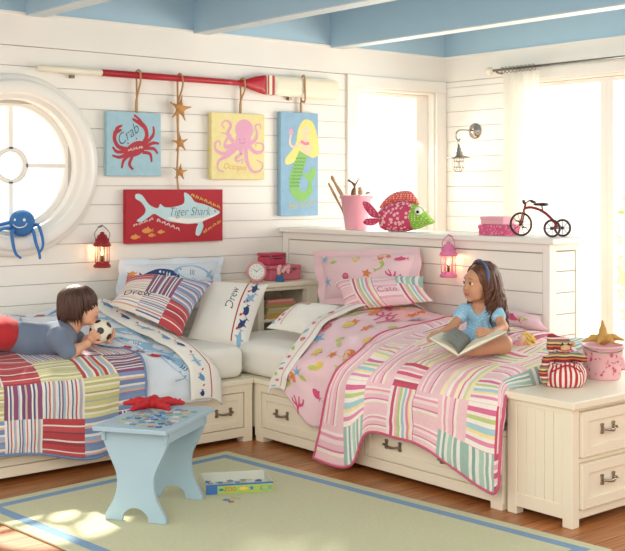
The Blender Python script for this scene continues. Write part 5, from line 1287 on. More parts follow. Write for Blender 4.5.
# books on the shelf
BK = [('ochre', (214, 170, 92), .034, 'thick ochre book at the bottom of the stack inside the corner cabinet'), ('sand', (206, 186, 136), .020, 'sand coloured book second from the bottom of the cabinet stack'), ('cream', (226, 214, 180), .016, 'slim cream book in the middle of the cabinet stack'),
      ('olive', (172, 168, 88), .018, 'olive book third from the top of the cabinet stack'), ('salmon', (216, 132, 116), .018, 'salmon red book second from the top of the cabinet stack'), ('blush', (226, 166, 150), .015, 'blush pink book on top of the cabinet stack')]
z = .6205; PAGES = mat('book_pages', (236, 228, 206), rough=.9, var=.05)
for i, (n_, c_, h, lab) in enumerate(BK):
    t = thing('book', lab, 'book', (4.76, 6.10, z), group='books stacked in the corner cabinet'); x0 = 4.60+.012*((i*7) % 3); x1 = x0+.27-.02*(i % 2)-.012*i*.5; y0 = 6.02+.006*(i % 3); y1 = y0+.17
    mb = MB(); mb.box(x0+.003, x1-.004, y0+.004, y1-.004, z+.0025, z+h-.0025); mb.build('pages', PAGES, t)
    mb = MB(); mb.box(x0, x1, y0, y1, z, z+.0022); mb.box(x0, x1, y0, y1, z+h-.0022, z+h); mb.box(x0, x1, y0, y0+.0022, z+.0022, z+h-.0022); mb.build('cover', mat('book_cover_'+n_, c_, rough=.6, var=.06), t); z += h+.0006
# ================================================================= ON THE CHEST
CT = .5655
bb2 = at(603, 378, Z=CT); P2 = mat('blush_enamel', (240, 190, 196), rough=.4, var=.03)
bkt = bucket('pail', 'blush pink pail printed with small rose motifs holding a starfish, on the foot chest', bb2, .080, .099, .165, P2, ([mat('pail_rose', (212, 84, 110), rough=.5), mat('pail_coral', (226, 140, 140), rough=.5)],))
mb = MB(); mb.tube(smooth_pts([tuple(bb2+RT*(.1*math.cos(a))+VW*(-.012-.098*math.sin(a))+Vector((0, 0, .16-.02*math.sin(a)))) for a in np.linspace(0, PI, 9)], 3, False), .003, 6); mb.build('handle', NICKEL, bkt)
ZS = .017
ss = thing('starfish', 'large golden dried starfish perched on top of the printed pink pail', 'starfish', bb2+Vector((0, 0, .152+ZS)))
sdf = SDF(); c = bb2+Vector((0, 0, .176+ZS))
for i, (x, z, v) in enumerate(((-.105, -.008, -.03), (-.05, -.012, -.085), (.035, -.010, -.09), (.105, -.006, -.0), (.005, .085, .03))):
    e = c+RT*x+VW*v+Vector((0, 0, z)); mid = c*.5+e*.5+Vector((0, 0, .012 if i < 4 else 0)); sdf.chain([c, mid, e], [.024, .015, .006], .014)
sdf_obj(sdf, .005, 'body', [mat('golden_starfish', (204, 156, 82), rough=.9, var=.25, vscale=60, bump=.9, bscale=200)], ss)
# sock monkey in a striped bag
mk = at(563, 385, Z=CT); MS = Vector((mk.x, mk.y, CT))
bag = thing('drawstring_bag', 'red and white striped cloth bag slumped on the foot chest', 'bag', MS)
RW = stripes('red_white_ticking', [(1, (188, 44, 52)), (1, (240, 226, 216))], rep=26)
mb = MB(); V = []; nu, nv = 96, 16; UV = []
prof = [(.0, 0), (.08, .0), (.100, .012), (.107, .04), (.104, .07), (.092, .088), (.084, .10), (.088, .112), (.080, .112), (.068, .11), (.07, .07), (.0, .05)]
pr = smooth_pts(prof, 3, False)
for j, (r, z) in enumerate(pr):
    for i in range(nu+1):
        a = 2*PI*i/nu; w = 1+.035*math.sin(7*a+z*20)+.02*math.sin(13*a); V.append(MS+Vector((max(r, .0)*w*math.cos(a), max(r, 0)*w*math.sin(a), max(z, .0)*(1+.05*math.sin(5*a))))); UV.append((i/nu, z))
mb.add(V, [(j*(nu+1)+i, j*(nu+1)+i+1, (j+1)*(nu+1)+i+1, (j+1)*(nu+1)+i) for j in range(len(pr)-1) for i in range(nu)], 0, uv=UV, smooth=True); mb.build('sack', RW, bag)
mb = MB(); mb.tube(smooth_pts([tuple(MS+RT*(.096*math.cos(a))-VW*(.096*math.sin(a))+Vector((0, 0, .088-.02*math.sin(3*a)))) for a in np.linspace(PI*1.02, -.02, 12)], 3, False), .004, 6); mb.build('drawstring', mat('red_cord', (176, 40, 48), rough=.8), bag)
sm = thing('sock_monkey', 'striped knitted sock monkey sitting in the red striped bag', 'soft toy', MS+Vector((0, 0, .06)))
m, nt, b = base_nodes('rainbow_knit'); N_ = nt.nodes; L_ = nt.links; tc = N_.new('ShaderNodeTexCoord'); sp = N_.new('ShaderNodeSeparateXYZ'); L_.new(tc.outputs['Object'], sp.inputs[0])
mu = N_.new('ShaderNodeMath'); mu.operation = 'MULTIPLY'; mu.inputs[1].default_value = 17; L_.new(sp.outputs['Z'], mu.inputs[0]); fr = N_.new('ShaderNodeMath'); fr.operation = 'FRACT'; L_.new(mu.outputs[0], fr.inputs[0])
cr = N_.new('ShaderNodeValToRGB'); cr.color_ramp.interpolation = 'CONSTANT'; cols = [(150, 44, 56), (212, 120, 76), (92, 56, 56), (222, 190, 130), (104, 140, 116), (176, 52, 66), (232, 214, 190), (130, 56, 70)]
cr.color_ramp.elements.remove(cr.color_ramp.elements[1]); cr.color_ramp.elements[0].color = lin(cols[0])
for i, c_ in enumerate(cols[1:]): e = cr.color_ramp.elements.new((i+1)/8); e.color = lin(c_)
L_.new(fr.outputs[0], cr.inputs[0]); L_.new(cr.outputs[0], b.inputs['Base Color']); b.inputs['Roughness'].default_value = .95; KNIT = m
def Q(x, z, v=0): return MS+RT*x+VW*v+Vector((0, 0, z))
FACE = mat('oat_knit', (220, 176, 140), rough=.95, var=.1, vscale=80, bump=.4)
s = SDF(); s.cap(Q(0, .08), Q(0, .13), .04, .035); s.chain([Q(-.04, .135), Q(-.085, .125, -.03), Q(-.108, .075, -.06), Q(-.10, .035, -.065)], [.018, .018, .018, .018]); s.chain([Q(.04, .135), Q(.075, .135, -.02), Q(.09, .13, -.05)], [.018, .018, .016])
s.ell(Q(0, .192), (.042, .042, .038)); s.chain([Q(-.03, .215), Q(-.055, .225), Q(-.062, .185, -.01), Q(-.058, .16, -.01)], [.02, .019, .016, .012])
sdf_obj(s, .005, 'body', [KNIT], sm)
mb = MB(); mb.ell(Q(.004, .180, -.033), (.027, .02, .02), n=14); mb.build('muzzle', FACE, sm)
for x in (-.012, .016):
    mb = MB(); mb.ell(Q(x, .202, -.041), (.005, .005, .005), n=8); mb.build('eye', mat('black_button', (24, 22, 24), rough=.3), sm)
mb = MB(); mb.ell(Q(.048, .195, .0), (.008, .014, .014), n=10); mb.build('ear', FACE, sm)
mb = MB(); mb.tube([Q(-.024, .174, -.049), Q(-.005, .170, -.054), Q(.018, .174, -.052), Q(.026, .178, -.05)], .002, 5); mb.build('mouth', mat('red_yarn', (180, 50, 54), rough=.9), sm)
# ================================================================= STOOL TOP, FLOOR TOYS
rs = thing('starfish', 'bright red starfish lying on the pale blue stool behind the puzzle pieces', 'starfish', sc0+Vector((0, 0, STZ)))
c = at(153, 403, Z=STZ+.018); s = SDF()
for i in range(5):
    a = 2*PI*i/5+.35; d = (RT*math.cos(a)*1.0+VW*math.sin(a)*.95)*.15; s.chain([c, c+d*.5+Vector((0, 0, .004)), c+d-Vector((0, 0, .008))], [.026, .020, .010], .018)
rr = np.random.RandomState(2)
for i in range(70):
    a = 2*PI*(i % 5)/5+.35; t_ = .12+.8*rr.rand(); d = (RT*math.cos(a)+VW*math.sin(a)*.95)*.15*t_; q = (RT*-math.sin(a)+VW*math.cos(a))*(.018*(rr.rand()-.5)*2*(1-t_*.6)); s.ell(c+d+q+Vector((0, 0, .016*(1-t_)+.008)), (.005, .005, .007), None, .004)
sdf_obj(s, .004, 'body', [mat('red_starfish', (186, 24, 34), rough=.6, var=.12, vscale=60)], rs)
def jig(seed):
    r = np.random.RandomState(seed); h = .0128; pts = []
    for k in range(4):
        e = [((-h, -h), (1, 0)), ((h, -h), (0, 1)), ((h, h), (-1, 0)), ((-h, h), (0, -1))][k]; d = np.array(e[1]); nrm = np.array([d[1], -d[0]]); s_ = [1, -1][r.randint(2)]; o = np.array(e[0])
        for t_, b_ in ((0, 0), (.38, 0), (.34, .22), (.5, .34), (.66, .22), (.62, 0)): pts.append(tuple(o+d*2*h*t_+nrm*s_*2*h*b_*.9))
    return pts
PZ = [mat('puzzle_%d' % i, c_, rough=.45, var=.3, vscale=70) for i, c_ in enumerate(((92, 140, 186), (214, 222, 222), (128, 168, 140), (60, 92, 150), (200, 190, 150), (170, 120, 120)))]
protos = []
for k in range(6):
    mb = MB(); mb.prism(jig(k), Matrix.Identity(4), 0, .0022); me = mb.build('jigsaw_piece', PZ[k]); protos.append(me)
def scatter(spots, label, group, z0, used=[0]):
    for i, (p, a) in enumerate(spots):
        k = (i*5+i//3) % 6
        o = protos[k] if not protos[k].get('label') else protos[k].copy()
        if o is not protos[k]: C.objects.link(o)
        o.location = (p.x, p.y, z0(i)); o.rotation_euler = (0, 0, a); tag(o, label, 'puzzle piece', group)
def spread(n, fn, dmin, rs_):
    out = []; tries = 0
    while len(out) < n and tries < 8000:
        tries += 1; p = fn(rs_.rand(), rs_.rand())
        if all((p-q[0]).length > dmin for q in out): out.append((p, rs_.rand()*6.28))
    return out
rs_ = np.random.RandomState(11)
scatter(spread(58, lambda a, b: sc0+su*(-.235+.40*a+.06*b)+sw*(.14-.25*b), .036, rs_), 'jigsaw piece scattered on the pale blue stool in front of the red starfish', 'jigsaw pieces on the stool', lambda i: STZ+.0006)
# open puzzle box on the rug
b4 = [at(206, 495, Z=RUGZ), at(273, 491, Z=RUGZ)]; bx = (b4[1]-b4[0]).normalized(); by = Vector((-bx.y, bx.x, 0)); BW = (b4[1]-b4[0]).length; BD = .235; BH = .048; o = b4[0]
gb2 = thing('puzzle_box', 'open blue and green jigsaw puzzle box lying on the rug beside the stool', 'box', (o.x, o.y, RUGZ))
def BM(x, y, z): return o+bx*x+by*y+Vector((0, 0, z))
R3 = Matrix((bx, by, Vector((0, 0, 1)))).transposed()
CARD = mat('puzzle_card', (222, 224, 210), rough=.7, var=.05); CARDB = mat('puzzle_blue', (58, 112, 176), rough=.5, var=.1); CARDG = mat('puzzle_green', (168, 190, 84), rough=.5, var=.06); CARDR = mat('puzzle_red', (196, 70, 60), rough=.5); CARDY = mat('puzzle_yellow', (230, 200, 96), rough=.5)
mb = MB(); mb.obox(BM(BW/2, BD/2, .0015), (BW, BD, .003), R3); mb.obox(BM(BW/2, .0015, BH/2), (BW, .003, BH), R3); mb.obox(BM(BW/2, BD-.0015, BH/2), (BW, .003, BH), R3); mb.obox(BM(.0015, BD/2, BH/2), (.003, BD, BH), R3); mb.obox(BM(BW-.0015, BD/2, BH/2), (.003, BD, BH), R3); mb.build('tray', CARD, gb2)
a = Art(); a.rect(0, BW, 0, BH, 0); a.rect(0, BW*.17, 0, BH*.95, 1); a.rect(0, BW, BH*.82, BH, 1); a.rect(BW*.80, BW*.98, .008, .03, 4)
a.text('ZOO', .026, (BW*.36, BH*.45), 2, 0, 0, .01); a.put(fish(3), (BW*.56, BH*.45), .045); a.put(star5(1, .5, .2), (BW*.68, BH*.45), .03); a.put(fish(1), (BW*.23, BH*.42), .03); a.ell((BW*.88, .02), .016, .009, 0, 10)
mb = MB(); mb.art(a, flat(frame(BM(0, 0, 0), bx, (0, 0, 1))), .0006, .0002); mb.build('printed_side', [CARDG, CARDB, CARDR, CARDY, PZ[2]], gb2)
scatter(spread(40, lambda p, q: BM(.022+(BW-.044)*p, .022+(BD-.044)*q, 0), .030, rs_), 'jigsaw piece lying inside the open puzzle box on the rug', 'jigsaw pieces in the box', lambda i: RUGZ+.0045+.0026*(i % 3))
scatter([(at(226, 500, Z=RUGZ), .4), (at(231, 502, Z=RUGZ), 1.3), (at(237, 499, Z=RUGZ), 2.2), (at(233, 498, Z=RUGZ), .2)], 'stray jigsaw piece lying on the rug in front of the puzzle box', 'stray jigsaw pieces on the rug', lambda i: RUGZ+.0005)

# ================================================================= PLUSH OCTOPUS ON THE ROUND WINDOW RIM
PLB = mat('blue_plush', (62, 118, 178), rough=.95, var=.1, vscale=80, bump=.5, bscale=220); PLD = mat('blue_felt_limb', (66, 122, 186), rough=.9, var=.08)
oc = at(22, 222, Y=6.33); ot = thing('plush_octopus', 'blue plush octopus with a stitched smile sitting on the round window rim', 'soft toy', oc-Vector((0, 0, .07)))
def O(x, y, d=0): return at(x, y, Y=6.285+d)
s = SDF(); s.ell(oc, (.077, .07, .074)); s.ell(oc-Vector((0, 0, .045)), (.06, .055, .04), None, .02); sdf_obj(s, .006, 'head', [PLB], ot)
for P in ([(16, 232, .05), (12, 231, 0), (13, 244, 0), (16, 254, 0), (21, 258, 0)], [(30, 231, .05), (33, 231, 0), (36, 243, 0), (39, 252, 0), (40, 259, 0)], [(33, 226, .05), (38, 225, 0), (42, 236, 0), (43, 246, 0), (40, 252, 0)], [(11, 228, .05), (6, 228, .0), (0, 230, .0), (-6, 236, 0), (-10, 246, 0)], [(12, 222, .06), (3, 224, .06), (-5, 226, .06), (-14, 230, .06)]):
    mb = MB(); Q = smooth_pts([tuple(O(*q)) for q in P], 5, False); mb.tube(Q, [.012-.005*i/len(Q) for i in range(len(Q))], 8); mb.build('tentacle', PLD, ot)
nf_ = (-VW+Vector((0, 0, .1))).normalized()
for x in (-.024, .03):
    mb = MB(); mb.ell(oc+RT*x-VW*.064+Vector((0, 0, .014)), (.009, .009, .010), n=10); mb.build('eye', mat('white_felt', (246, 244, 236), rough=.9), ot)
mb = MB(); mb.tube(smooth_pts([tuple(oc+RT*x-VW*(.075-abs(x)*.35)+Vector((0, 0, z))) for x, z in ((-.04, -.008), (-.022, -.025), (.003, -.031), (.03, -.025), (.046, -.006))], 4, False), .003, 6); mb.build('smile', mat('white_felt', (246, 244, 236), rough=.9), ot)
# ================================================================= THE CHILDREN
def skinm(name, rgb):
    return mat(name, rgb, rough=.5, var=.04, vscale=30, sub=.12)
def hair_mat(name, rgb):
    if name in MATS: return MATS[name]
    m, nt, b = base_nodes(name); N = nt.nodes; L = nt.links; tc = N.new('ShaderNodeTexCoord')
    wv = N.new('ShaderNodeTexNoise'); wv.inputs['Scale'].default_value = 38; wv.inputs['Detail'].default_value = 3; mp = N.new('ShaderNodeMapping'); mp.inputs['Scale'].default_value = (1, 1, .18)
    L.new(tc.outputs['Object'], mp.inputs[0]); L.new(mp.outputs[0], wv.inputs['Vector'])
    mx = N.new('ShaderNodeMix'); mx.data_type = 'RGBA'; mx.inputs[6].default_value = lin(tuple(c*.7 for c in rgb)); mx.inputs[7].default_value = lin(tuple(min(255, c*1.3) for c in rgb)); L.new(wv.outputs['Fac'], mx.inputs[0])
    L.new(mx.outputs[2], b.inputs['Base Color']); b.inputs['Roughness'].default_value = .42
    bp = N.new('ShaderNodeBump'); bp.inputs['Strength'].default_value = .6; bp.inputs['Distance'].default_value = .004; L.new(wv.outputs['Fac'], bp.inputs['Height']); L.new(bp.outputs[0], b.inputs['Normal'])
    MATS[name] = m; return m
class Head:
    def __init__(s, c, fwd, up, k):
        """c centre, fwd face direction, k = head height / .225"""
        f = Vector(fwd).normalized(); u = Vector(up); u = (u-f*u.dot(f)).normalized(); s.c = Vector(c); s.f = f; s.u = u; s.l = u.cross(f); s.k = k
        s.R = Matrix((f, s.l, u)).transposed()
    def p(s, x, y, z): return s.c+(s.f*x+s.l*y+s.u*z)*s.k
    def e(s, sd, c, r, k=.012, sub=False): sd.ell(s.p(*c), [q*s.k for q in r], s.R, k*s.k, sub)
    def face(s, sd):
        e = lambda *a, **k: s.e(sd, *a, **k)
        e((-.015, 0, .03), (.090, .074, .082)); e((.030, 0, -.03), (.056, .054, .072), k=.03); e((.062, 0, -.086), (.02, .022, .016), k=.02)
        for y in (-1, 1):
            e((.054, .034*y, -.034), (.032, .028, .028), k=.025); e((-.008, .073*y, -.012), (.018, .008, .028), k=.008); e((.045, .042*y, -.07), (.025, .018, .02), k=.025)
            e((.097, .031*y, .006), (.017, .017, .012), k=.012, sub=True)
        e((.066, 0, .036), (.016, .046, .016), k=.03)
        sd.cap(s.p(.084, 0, .006), s.p(.0955, 0, -.022), .006*s.k, .0095*s.k, .012*s.k)
        for y in (-1, 1): e((.0875, .009*y, -.025), (.008, .007, .006), k=.006)
        e((.084, 0, -.050), (.011, .020, .0055), k=.005); e((.082, 0, -.0605), (.011, .017, .006), k=.005); e((.097, 0, -.0555), (.006, .02, .0018), k=.002, sub=True)
    def features(s, root, iris, brow, lip):
        for y in (-1, 1):
            mb = MB(); mb.ell(s.p(.0728, .031*y, .006), (.0142*s.k, .0120*s.k, .0078*s.k), s.R, n=16); ey = mb.build('eye', mat('eye_white', (240, 236, 230), rough=.2), root)
            mb = MB(); mb.ell(s.p(.0840, .0315*y, .0065), (.0042*s.k, .0080*s.k, .0070*s.k), s.R, n=14); mb.build('iris', iris, ey)
            mb = MB(); mb.tube([s.p(.0865, .018*y, .0125), s.p(.0895, .030*y, .0165), s.p(.083, .044*y, .0125)], [.0012, .002, .0012], 6); mb.build('eyelash', mat('lash', (46, 32, 26), rough=.7), root)
            mb = MB(); mb.tube([s.p(.0875, .015*y, .0345), s.p(.0855, .030*y, .0375), s.p(.0765, .046*y, .031)], [.0012*s.k, .002*s.k, .001*s.k], 6); mb.build('eyebrow', brow, root)
        mb = MB(); mb.tube([s.p(.086, -.022, -.0505), s.p(.0945, -.009, -.0505), s.p(.0955, 0, -.052), s.p(.0945, .009, -.0505), s.p(.086, .022, -.0505)], [.0012, .0026, .0024, .0026, .0012], 6)
        mb.tube([s.p(.088, -.018, -.0565), s.p(.094, -.008, -.0605), s.p(.0945, .008, -.0605), s.p(.088, .018, -.0565)], [.0015, .0036, .0036, .0015], 6); mb.build('lips', lip, root)
def sphere_hand(sd, Cc, R, n, t, wrist, flip=1, k=1.0):
    """hand curled round a ball: palm, four fingers following the curve, thumb from the side"""
    n = Vector(n).normalized(); t = Vector(t); t = (t-n*t.dot(n)).normalized(); s = n.cross(t)*flip; Cc = Vector(Cc); Rr = R+.0085*k
    Mx = Matrix((t, s, n)).transposed(); pc_ = Cc+n*(R+.011*k)
    sd.ell(pc_, (.030*k, .027*k, .0115*k), Mx, .012)
    lens = (.040, .047, .045, .034)
    for i in range(4):
        off = (i-1.5)*.0135*k; th0 = .020*k/Rr; L = (.006+lens[i])*k/Rr; P = []
        for q in range(5):
            th = th0+L*q/4; d = n*math.cos(th)+t*math.sin(th)+s*(off/Rr)*(1+.25*q/4); P.append(Cc+d.normalized()*(Rr-.001*k*(q == 4)))
        sd.chain(P, [.0078*k, .0074*k, .007*k, .0066*k, .0056*k], .004)
    P = []
    for q in range(4):
        th = .012*k/Rr+.048*k/Rr*q/3; d = n*math.cos(th)+(-s*.9+t*(.15+.35*q/3)).normalized()*math.sin(th+.012*k/Rr); P.append(Cc+d.normalized()*Rr)
    sd.chain(P, [.0095*k, .0088*k, .008*k, .0064*k], .006)
    sd.chain([pc_-t*.012*k, wrist], [.017*k, .019*k], .015)
def flat_hand(sd, w, d, nrm, k=1.0, curl=.35, thumb=1):
    """relaxed hand from wrist w along d, back of hand facing nrm"""
    d = Vector(d).normalized(); nrm = Vector(nrm); nrm = (nrm-d*nrm.dot(d)).normalized(); s = nrm.cross(d)*thumb; w = Vector(w)
    Mx = Matrix((d, s, nrm)).transposed(); c = w+d*.032*k
    sd.ell(c, (.030*k, .025*k, .0115*k), Mx, .012)
    for i, L in enumerate((.036, .044, .042, .032)):
        a = (i-1.5)*.09; dd = (d*math.cos(a)-s*math.sin(a)).normalized(); p = c+d*.020*k-s*(i-1.5)*.0125*k; P = [p]; ang = 0
        for q in range(3):
            ang += curl*(.5+.35*q); p = p+(dd*math.cos(ang)-nrm*math.sin(ang))*L*k/2.6; P.append(p)
        sd.chain(P, [.0078*k, .0072*k, .0066*k, .0056*k], .004)
    p = c-d*.012*k+s*.018*k; P = [p]
    for q in range(3): p = p+(d*(.55+.2*q)+s*(.75-.25*q)-nrm*.25).normalized()*.015*k; P.append(p)
    sd.chain(P, [.010*k, .009*k, .0078*k, .006*k], .006)
def strands(mb, H, n, seed, path, r=.004, m=0):
    rs = np.random.RandomState(seed)
    for i in range(n):
        P = path(i, n, rs); Q = smooth_pts([tuple(p) for p in P], 4, False); L = len(Q)
        mb.tube(Q, [r*H.k*(.12+1.0*math.sin(PI*min(1, .18+.81*j/L))) for j in range(L)], 5, m)
# ------------------------------------------------------------------ boy on his elbows
B = lambda x, y, Y: at(x, y, Y=Y)
boy = thing('person', 'boy in a grey shirt and red trousers lying propped on elbows with a football', 'person', (2.75, 5.6, .62))
hc = B(81, 307, 5.56); H = Head(hc, RT*.98-VW*.10+Vector((0, 0, .02)), Vector((0, 0, 1))-RT*.04, .98)
ballc = B(101, 331, 5.50); BR = .064
s = SDF()
neck = B(68, 328, 5.60); ch1 = B(52, 339, 5.60); be = B(26, 340, 5.64); hp = B(1, 333, 5.70)
s.cap(neck, ch1, .05, .07, .04); s.cap(ch1, be, .074, .07, .04); s.cap(be, hp, .07, .08, .04)
s.ell(ch1+Vector((.02, 0, .0)), (.10, .125, .065), None, .04)
sh = B(58, 338, 5.475); el = at(69.5, 357, Y=5.445); el.z = .618; wr = B(87, 343.5, 5.47)
s.cap(ch1+Vector((.04, -.05, .01)), sh, .05, .04, .04); s.chain([sh, el], [.039, .03], .03); s.chain([el, el*.6+wr*.4, wr], [.03, .028, .020], .02)
shf = B(66, 332, 5.74); elf = B(84, 349, 5.70); elf.z = max(elf.z, .638); wrf = ballc+RT*.03+VW*.075-Vector((0, 0, .045))
s.cap(ch1+Vector((.04, .06, .01)), shf, .05, .04, .04); s.chain([shf, elf, wrf], [.039, .03, .02], .025)
for sg in (-1, 1):
    h0 = hp+Vector((-.02, .06*sg, -.0)); kn = hp+Vector((-.26, .10*sg, -.01)); an = hp+Vector((-.48, .12*sg, .02)); s.chain([h0, kn, an], [.07, .052, .036], .03); s.chain([an, an+Vector((-.07, .01*sg, -.03))], [.03, .02], .02)
s.chain([H.p(-.025, 0, -.05), H.p(-.045, 0, -.10), neck], [.046, .042, .05], .02)
H.face(s)
sphere_hand(s, ballc, BR, -RT*.70-VW*.50-Vector((0, 0, .52)), RT*.62-VW*.42+Vector((0, 0, .55)), wr, 1, 1.05)
sphere_hand(s, ballc, BR, RT*.45+VW*.50-Vector((0, 0, .62)), RT*.75-VW*.30+Vector((0, 0, .55)), wrf, -1, 1.05)
SKIN1 = skinm('fair_skin', (226, 172, 140)); sdf_obj(s, .0042, 'body', [SKIN1], boy)
HB = hair_mat('brown_hair', (72, 44, 30)); H.features(boy, mat('brown_iris', (70, 44, 28), rough=.15), HB, mat('lip_pink', (196, 110, 104), rough=.45))
hs = SDF()
H.e(hs, (-.022, 0, .034), (.104, .088, .094)); H.e(hs, (-.075, 0, -.02), (.052, .074, .075), k=.03)
for y in (-1, 1): H.e(hs, (-.03, .062*y, -.015), (.062, .03, .075), k=.03)
H.e(hs, (.105, 0, -.06), (.090, .10, .085), k=.012, sub=True)
hs.half(H.p(-.03, 0, -.066), -H.u, .01)
mb = MB()
def boy_path(i, n, rs):
    a = rs.rand()*2*PI; x0, y0 = -.04+.012*rs.randn(), .010*rs.randn(); fw = math.cos(a); P = [H.p(x0, y0, .120)]; tw = .45*rs.randn()+.3
    drop = -.062 if fw < .15 else (-.018 if abs(math.sin(a)) > .6 else .016); drop += .020*rs.randn(); g = 1.0+.07*rs.rand()
    for q in (.22, .45, .7, .88, 1):
        b = a+tw*q*.5; th = min(q*1.75, 1.57); z = .030+.094*math.cos(th); rad = math.sin(th)
        if q == .88: z = .030*.4+drop*.6
        if q == 1: z = drop; rad = .93
        P.append(H.p(-.022+.106*g*rad*math.cos(b), .091*g*rad*math.sin(b), z))
    return P
strands(mb, H, 460, 4, boy_path, .0042)
V, Fq = hs.polygonise(.005); mb.add([tuple(v) for v in V], [tuple(int(i) for i in f) for f in Fq], 0, smooth=True); mb.build('hair', HB, boy)
GREY = fabric('grey_blue_cotton', (110, 124, 146), var=.08); s = SDF()
s.cap(neck-Vector((.03, 0, .01)), ch1, .058, .078, .04); s.cap(ch1, be, .083, .082, .04); s.cap(be, be*.6+hp*.4, .082, .086, .04); s.ell(ch1+Vector((.02, 0, 0)), (.108, .134, .073), None, .04)
s.cap(ch1+Vector((.04, -.05, .01)), sh, .058, .05, .04); s.cap(sh, sh*.15+el*.85, .052, .047, .03); s.cap(ch1+Vector((.04, .06, .01)), shf, .058, .048, .04); s.cap(shf, shf*.35+elf*.65, .048, .043, .03)
axis = (sh-el).normalized(); s.ell(H.p(-.03, 0, -.10), (.048, .048, .03), None, .012, True)
sdf_obj(s, .006, 'shirt', [GREY], boy)
s = SDF(); s.cap(be*.35+hp*.65, hp, .088, .096, .04)
for sg in (-1, 1):
    h0 = hp+Vector((-.02, .06*sg, -.0)); kn = hp+Vector((-.26, .10*sg, -.01)); an = hp+Vector((-.46, .12*sg, .02)); s.chain([h0, kn, an], [.082, .063, .05], .03)
sdf_obj(s, .007, 'trousers', [fabric('red_twill', (188, 36, 44))], boy)
# football with dark patches
fb = thing('football', 'white football with black pentagon patches held up by the boy', 'ball', ballc-Vector((0, 0, BR)))
mb = MB(); n = 128; phi = (1+5**.5)/2; ico = [Vector(v).normalized() for v in ((0, 1, phi), (0, -1, phi), (0, 1, -phi), (0, -1, -phi), (1, phi, 0), (-1, phi, 0), (1, -phi, 0), (-1, -phi, 0), (phi, 0, 1), (-phi, 0, 1), (phi, 0, -1), (-phi, 0, -1))]
Rb = Matrix.Rotation(.5, 3, 'X') @ Matrix.Rotation(.9, 3, 'Z'); ico = [Rb @ v for v in ico]
V = []; Fc = []; mm = []
for i in range(n//2+1):
    for j in range(n):
        t_ = PI*i/(n//2); a = 2*PI*j/n; V.append(ballc+Vector((math.sin(t_)*math.cos(a), math.sin(t_)*math.sin(a), math.cos(t_)))*BR)
for i in range(n//2):
    for j in range(n):
        f = (i*n+j, (i+1)*n+j, (i+1)*n+(j+1) % n, i*n+(j+1) % n); Fc.append(f); c_ = (sum((V[q] for q in f), Vector())/4-ballc).normalized(); mm.append(1 if max(c_.dot(v) for v in ico) > math.cos(.30) else 0)
mb.add(V, Fc, mm, smooth=True); mb.build('leather', [mat('ball_white', (236, 228, 208), rough=.5, var=.05), mat('ball_black', (44, 40, 38), rough=.5)], fb)
# ------------------------------------------------------------------ girl with a book
D0 = 5.86
G = lambda x, y, d=D0: at(x, y, D=d)
girl = thing('person', 'girl in a light blue dress with a headband sitting cross-legged reading on the bed', 'person', tuple(G(478, 350, 5.75)))
H = Head(G(479.5, 283.5, 5.84), -RT*.90-VW*.42-Vector((0, 0, .03)), Vector((0, 0, 1))+RT*.05, .90)
s = SDF(); neck = G(481, 304.5, 5.87); chs = G(481, 317, 5.88); wa = G(483, 330, 5.90); pe = G(485, 341, 5.90)
s.cap(neck, chs, .034, .062, .03); s.cap(chs, wa, .062, .058, .03); s.cap(wa, pe, .06, .082, .03)
shl = G(464.5, 310.5, 5.84); shr = G(496, 311, 5.80)
s.cap(chs+Vector((0, 0, .02)), shl, .045, .028, .03); s.cap(chs+Vector((0, 0, .02)), shr, .045, .030, .03)
ell_ = G(453.5, 326, 5.76); wl = G(442.5, 332, 5.69); s.chain([shl, ell_, wl], [.029, .023, .017], .015)
elr = G(503, 327, 5.70); wr2 = G(492.5, 332.5, 5.60); s.chain([shr, elr, wr2], [.031, .024, .017], .015)
flat_hand(s, wl, -RT*.75-VW*.45-Vector((0, 0, .25)), Vector((0, 0, 1))-VW*.3, .95, .3, -1)
flat_hand(s, wr2, -RT*.75-VW*.35+Vector((0, 0, .12)), Vector((0, 0, .6))-VW*.8, .95, .45, 1)
knl = G(452, 341, 5.80); knr = G(502, 344, 5.66); 
s.chain([G(478, 343, 5.86), knl, G(470, 349, 5.70)], [.066, .046, .032], .02); s.chain([G(470, 349, 5.70), G(480, 351, 5.66)], [.026, .020], .015)
s.chain([G(489, 343, 5.84), knr, G(474, 349.5, 5.60)], [.068, .048, .032], .02); s.chain([G(474, 349.5, 5.60), G(463, 350.5, 5.60), G(457, 349.5, 5.61)], [.028, .024, .018], .015)
for i in range(5): s.cap(G(457.5+.2*i, 349.5, 5.61), G(454+1.1*i, 349.2-.6*i, 5.60), .009, .008, .004)
s.chain([H.p(-.022, 0, -.055), neck], [.040, .036], .02); H.face(s)
SKIN2 = skinm('tan_skin', (206, 150, 116)); sdf_obj(s, .0042, 'body', [SKIN2], girl)
HG = hair_mat('dark_brown_hair', (92, 56, 38)); H.features(girl, mat('brown_iris', (70, 44, 28), rough=.15), HG, mat('lip_pink', (196, 110, 104), rough=.45))
hs = SDF(); H.e(hs, (-.028, 0, .032), (.098, .086, .092)); H.e(hs, (-.08, 0, -.05), (.05, .08, .10), k=.04); H.e(hs, (-.085, 0, -.15), (.042, .075, .09), k=.04)
for y in (-1, 1): H.e(hs, (-.035, .068*y, -.06), (.045, .026, .10), k=.03)
H.e(hs, (.118, 0, -.03), (.10, .095, .10), k=.015, sub=True)
V, Fq = hs.polygonise(.005); mb = MB(); mb.add([tuple(v) for v in V], [tuple(int(i) for i in f) for f in Fq], 0, smooth=True)
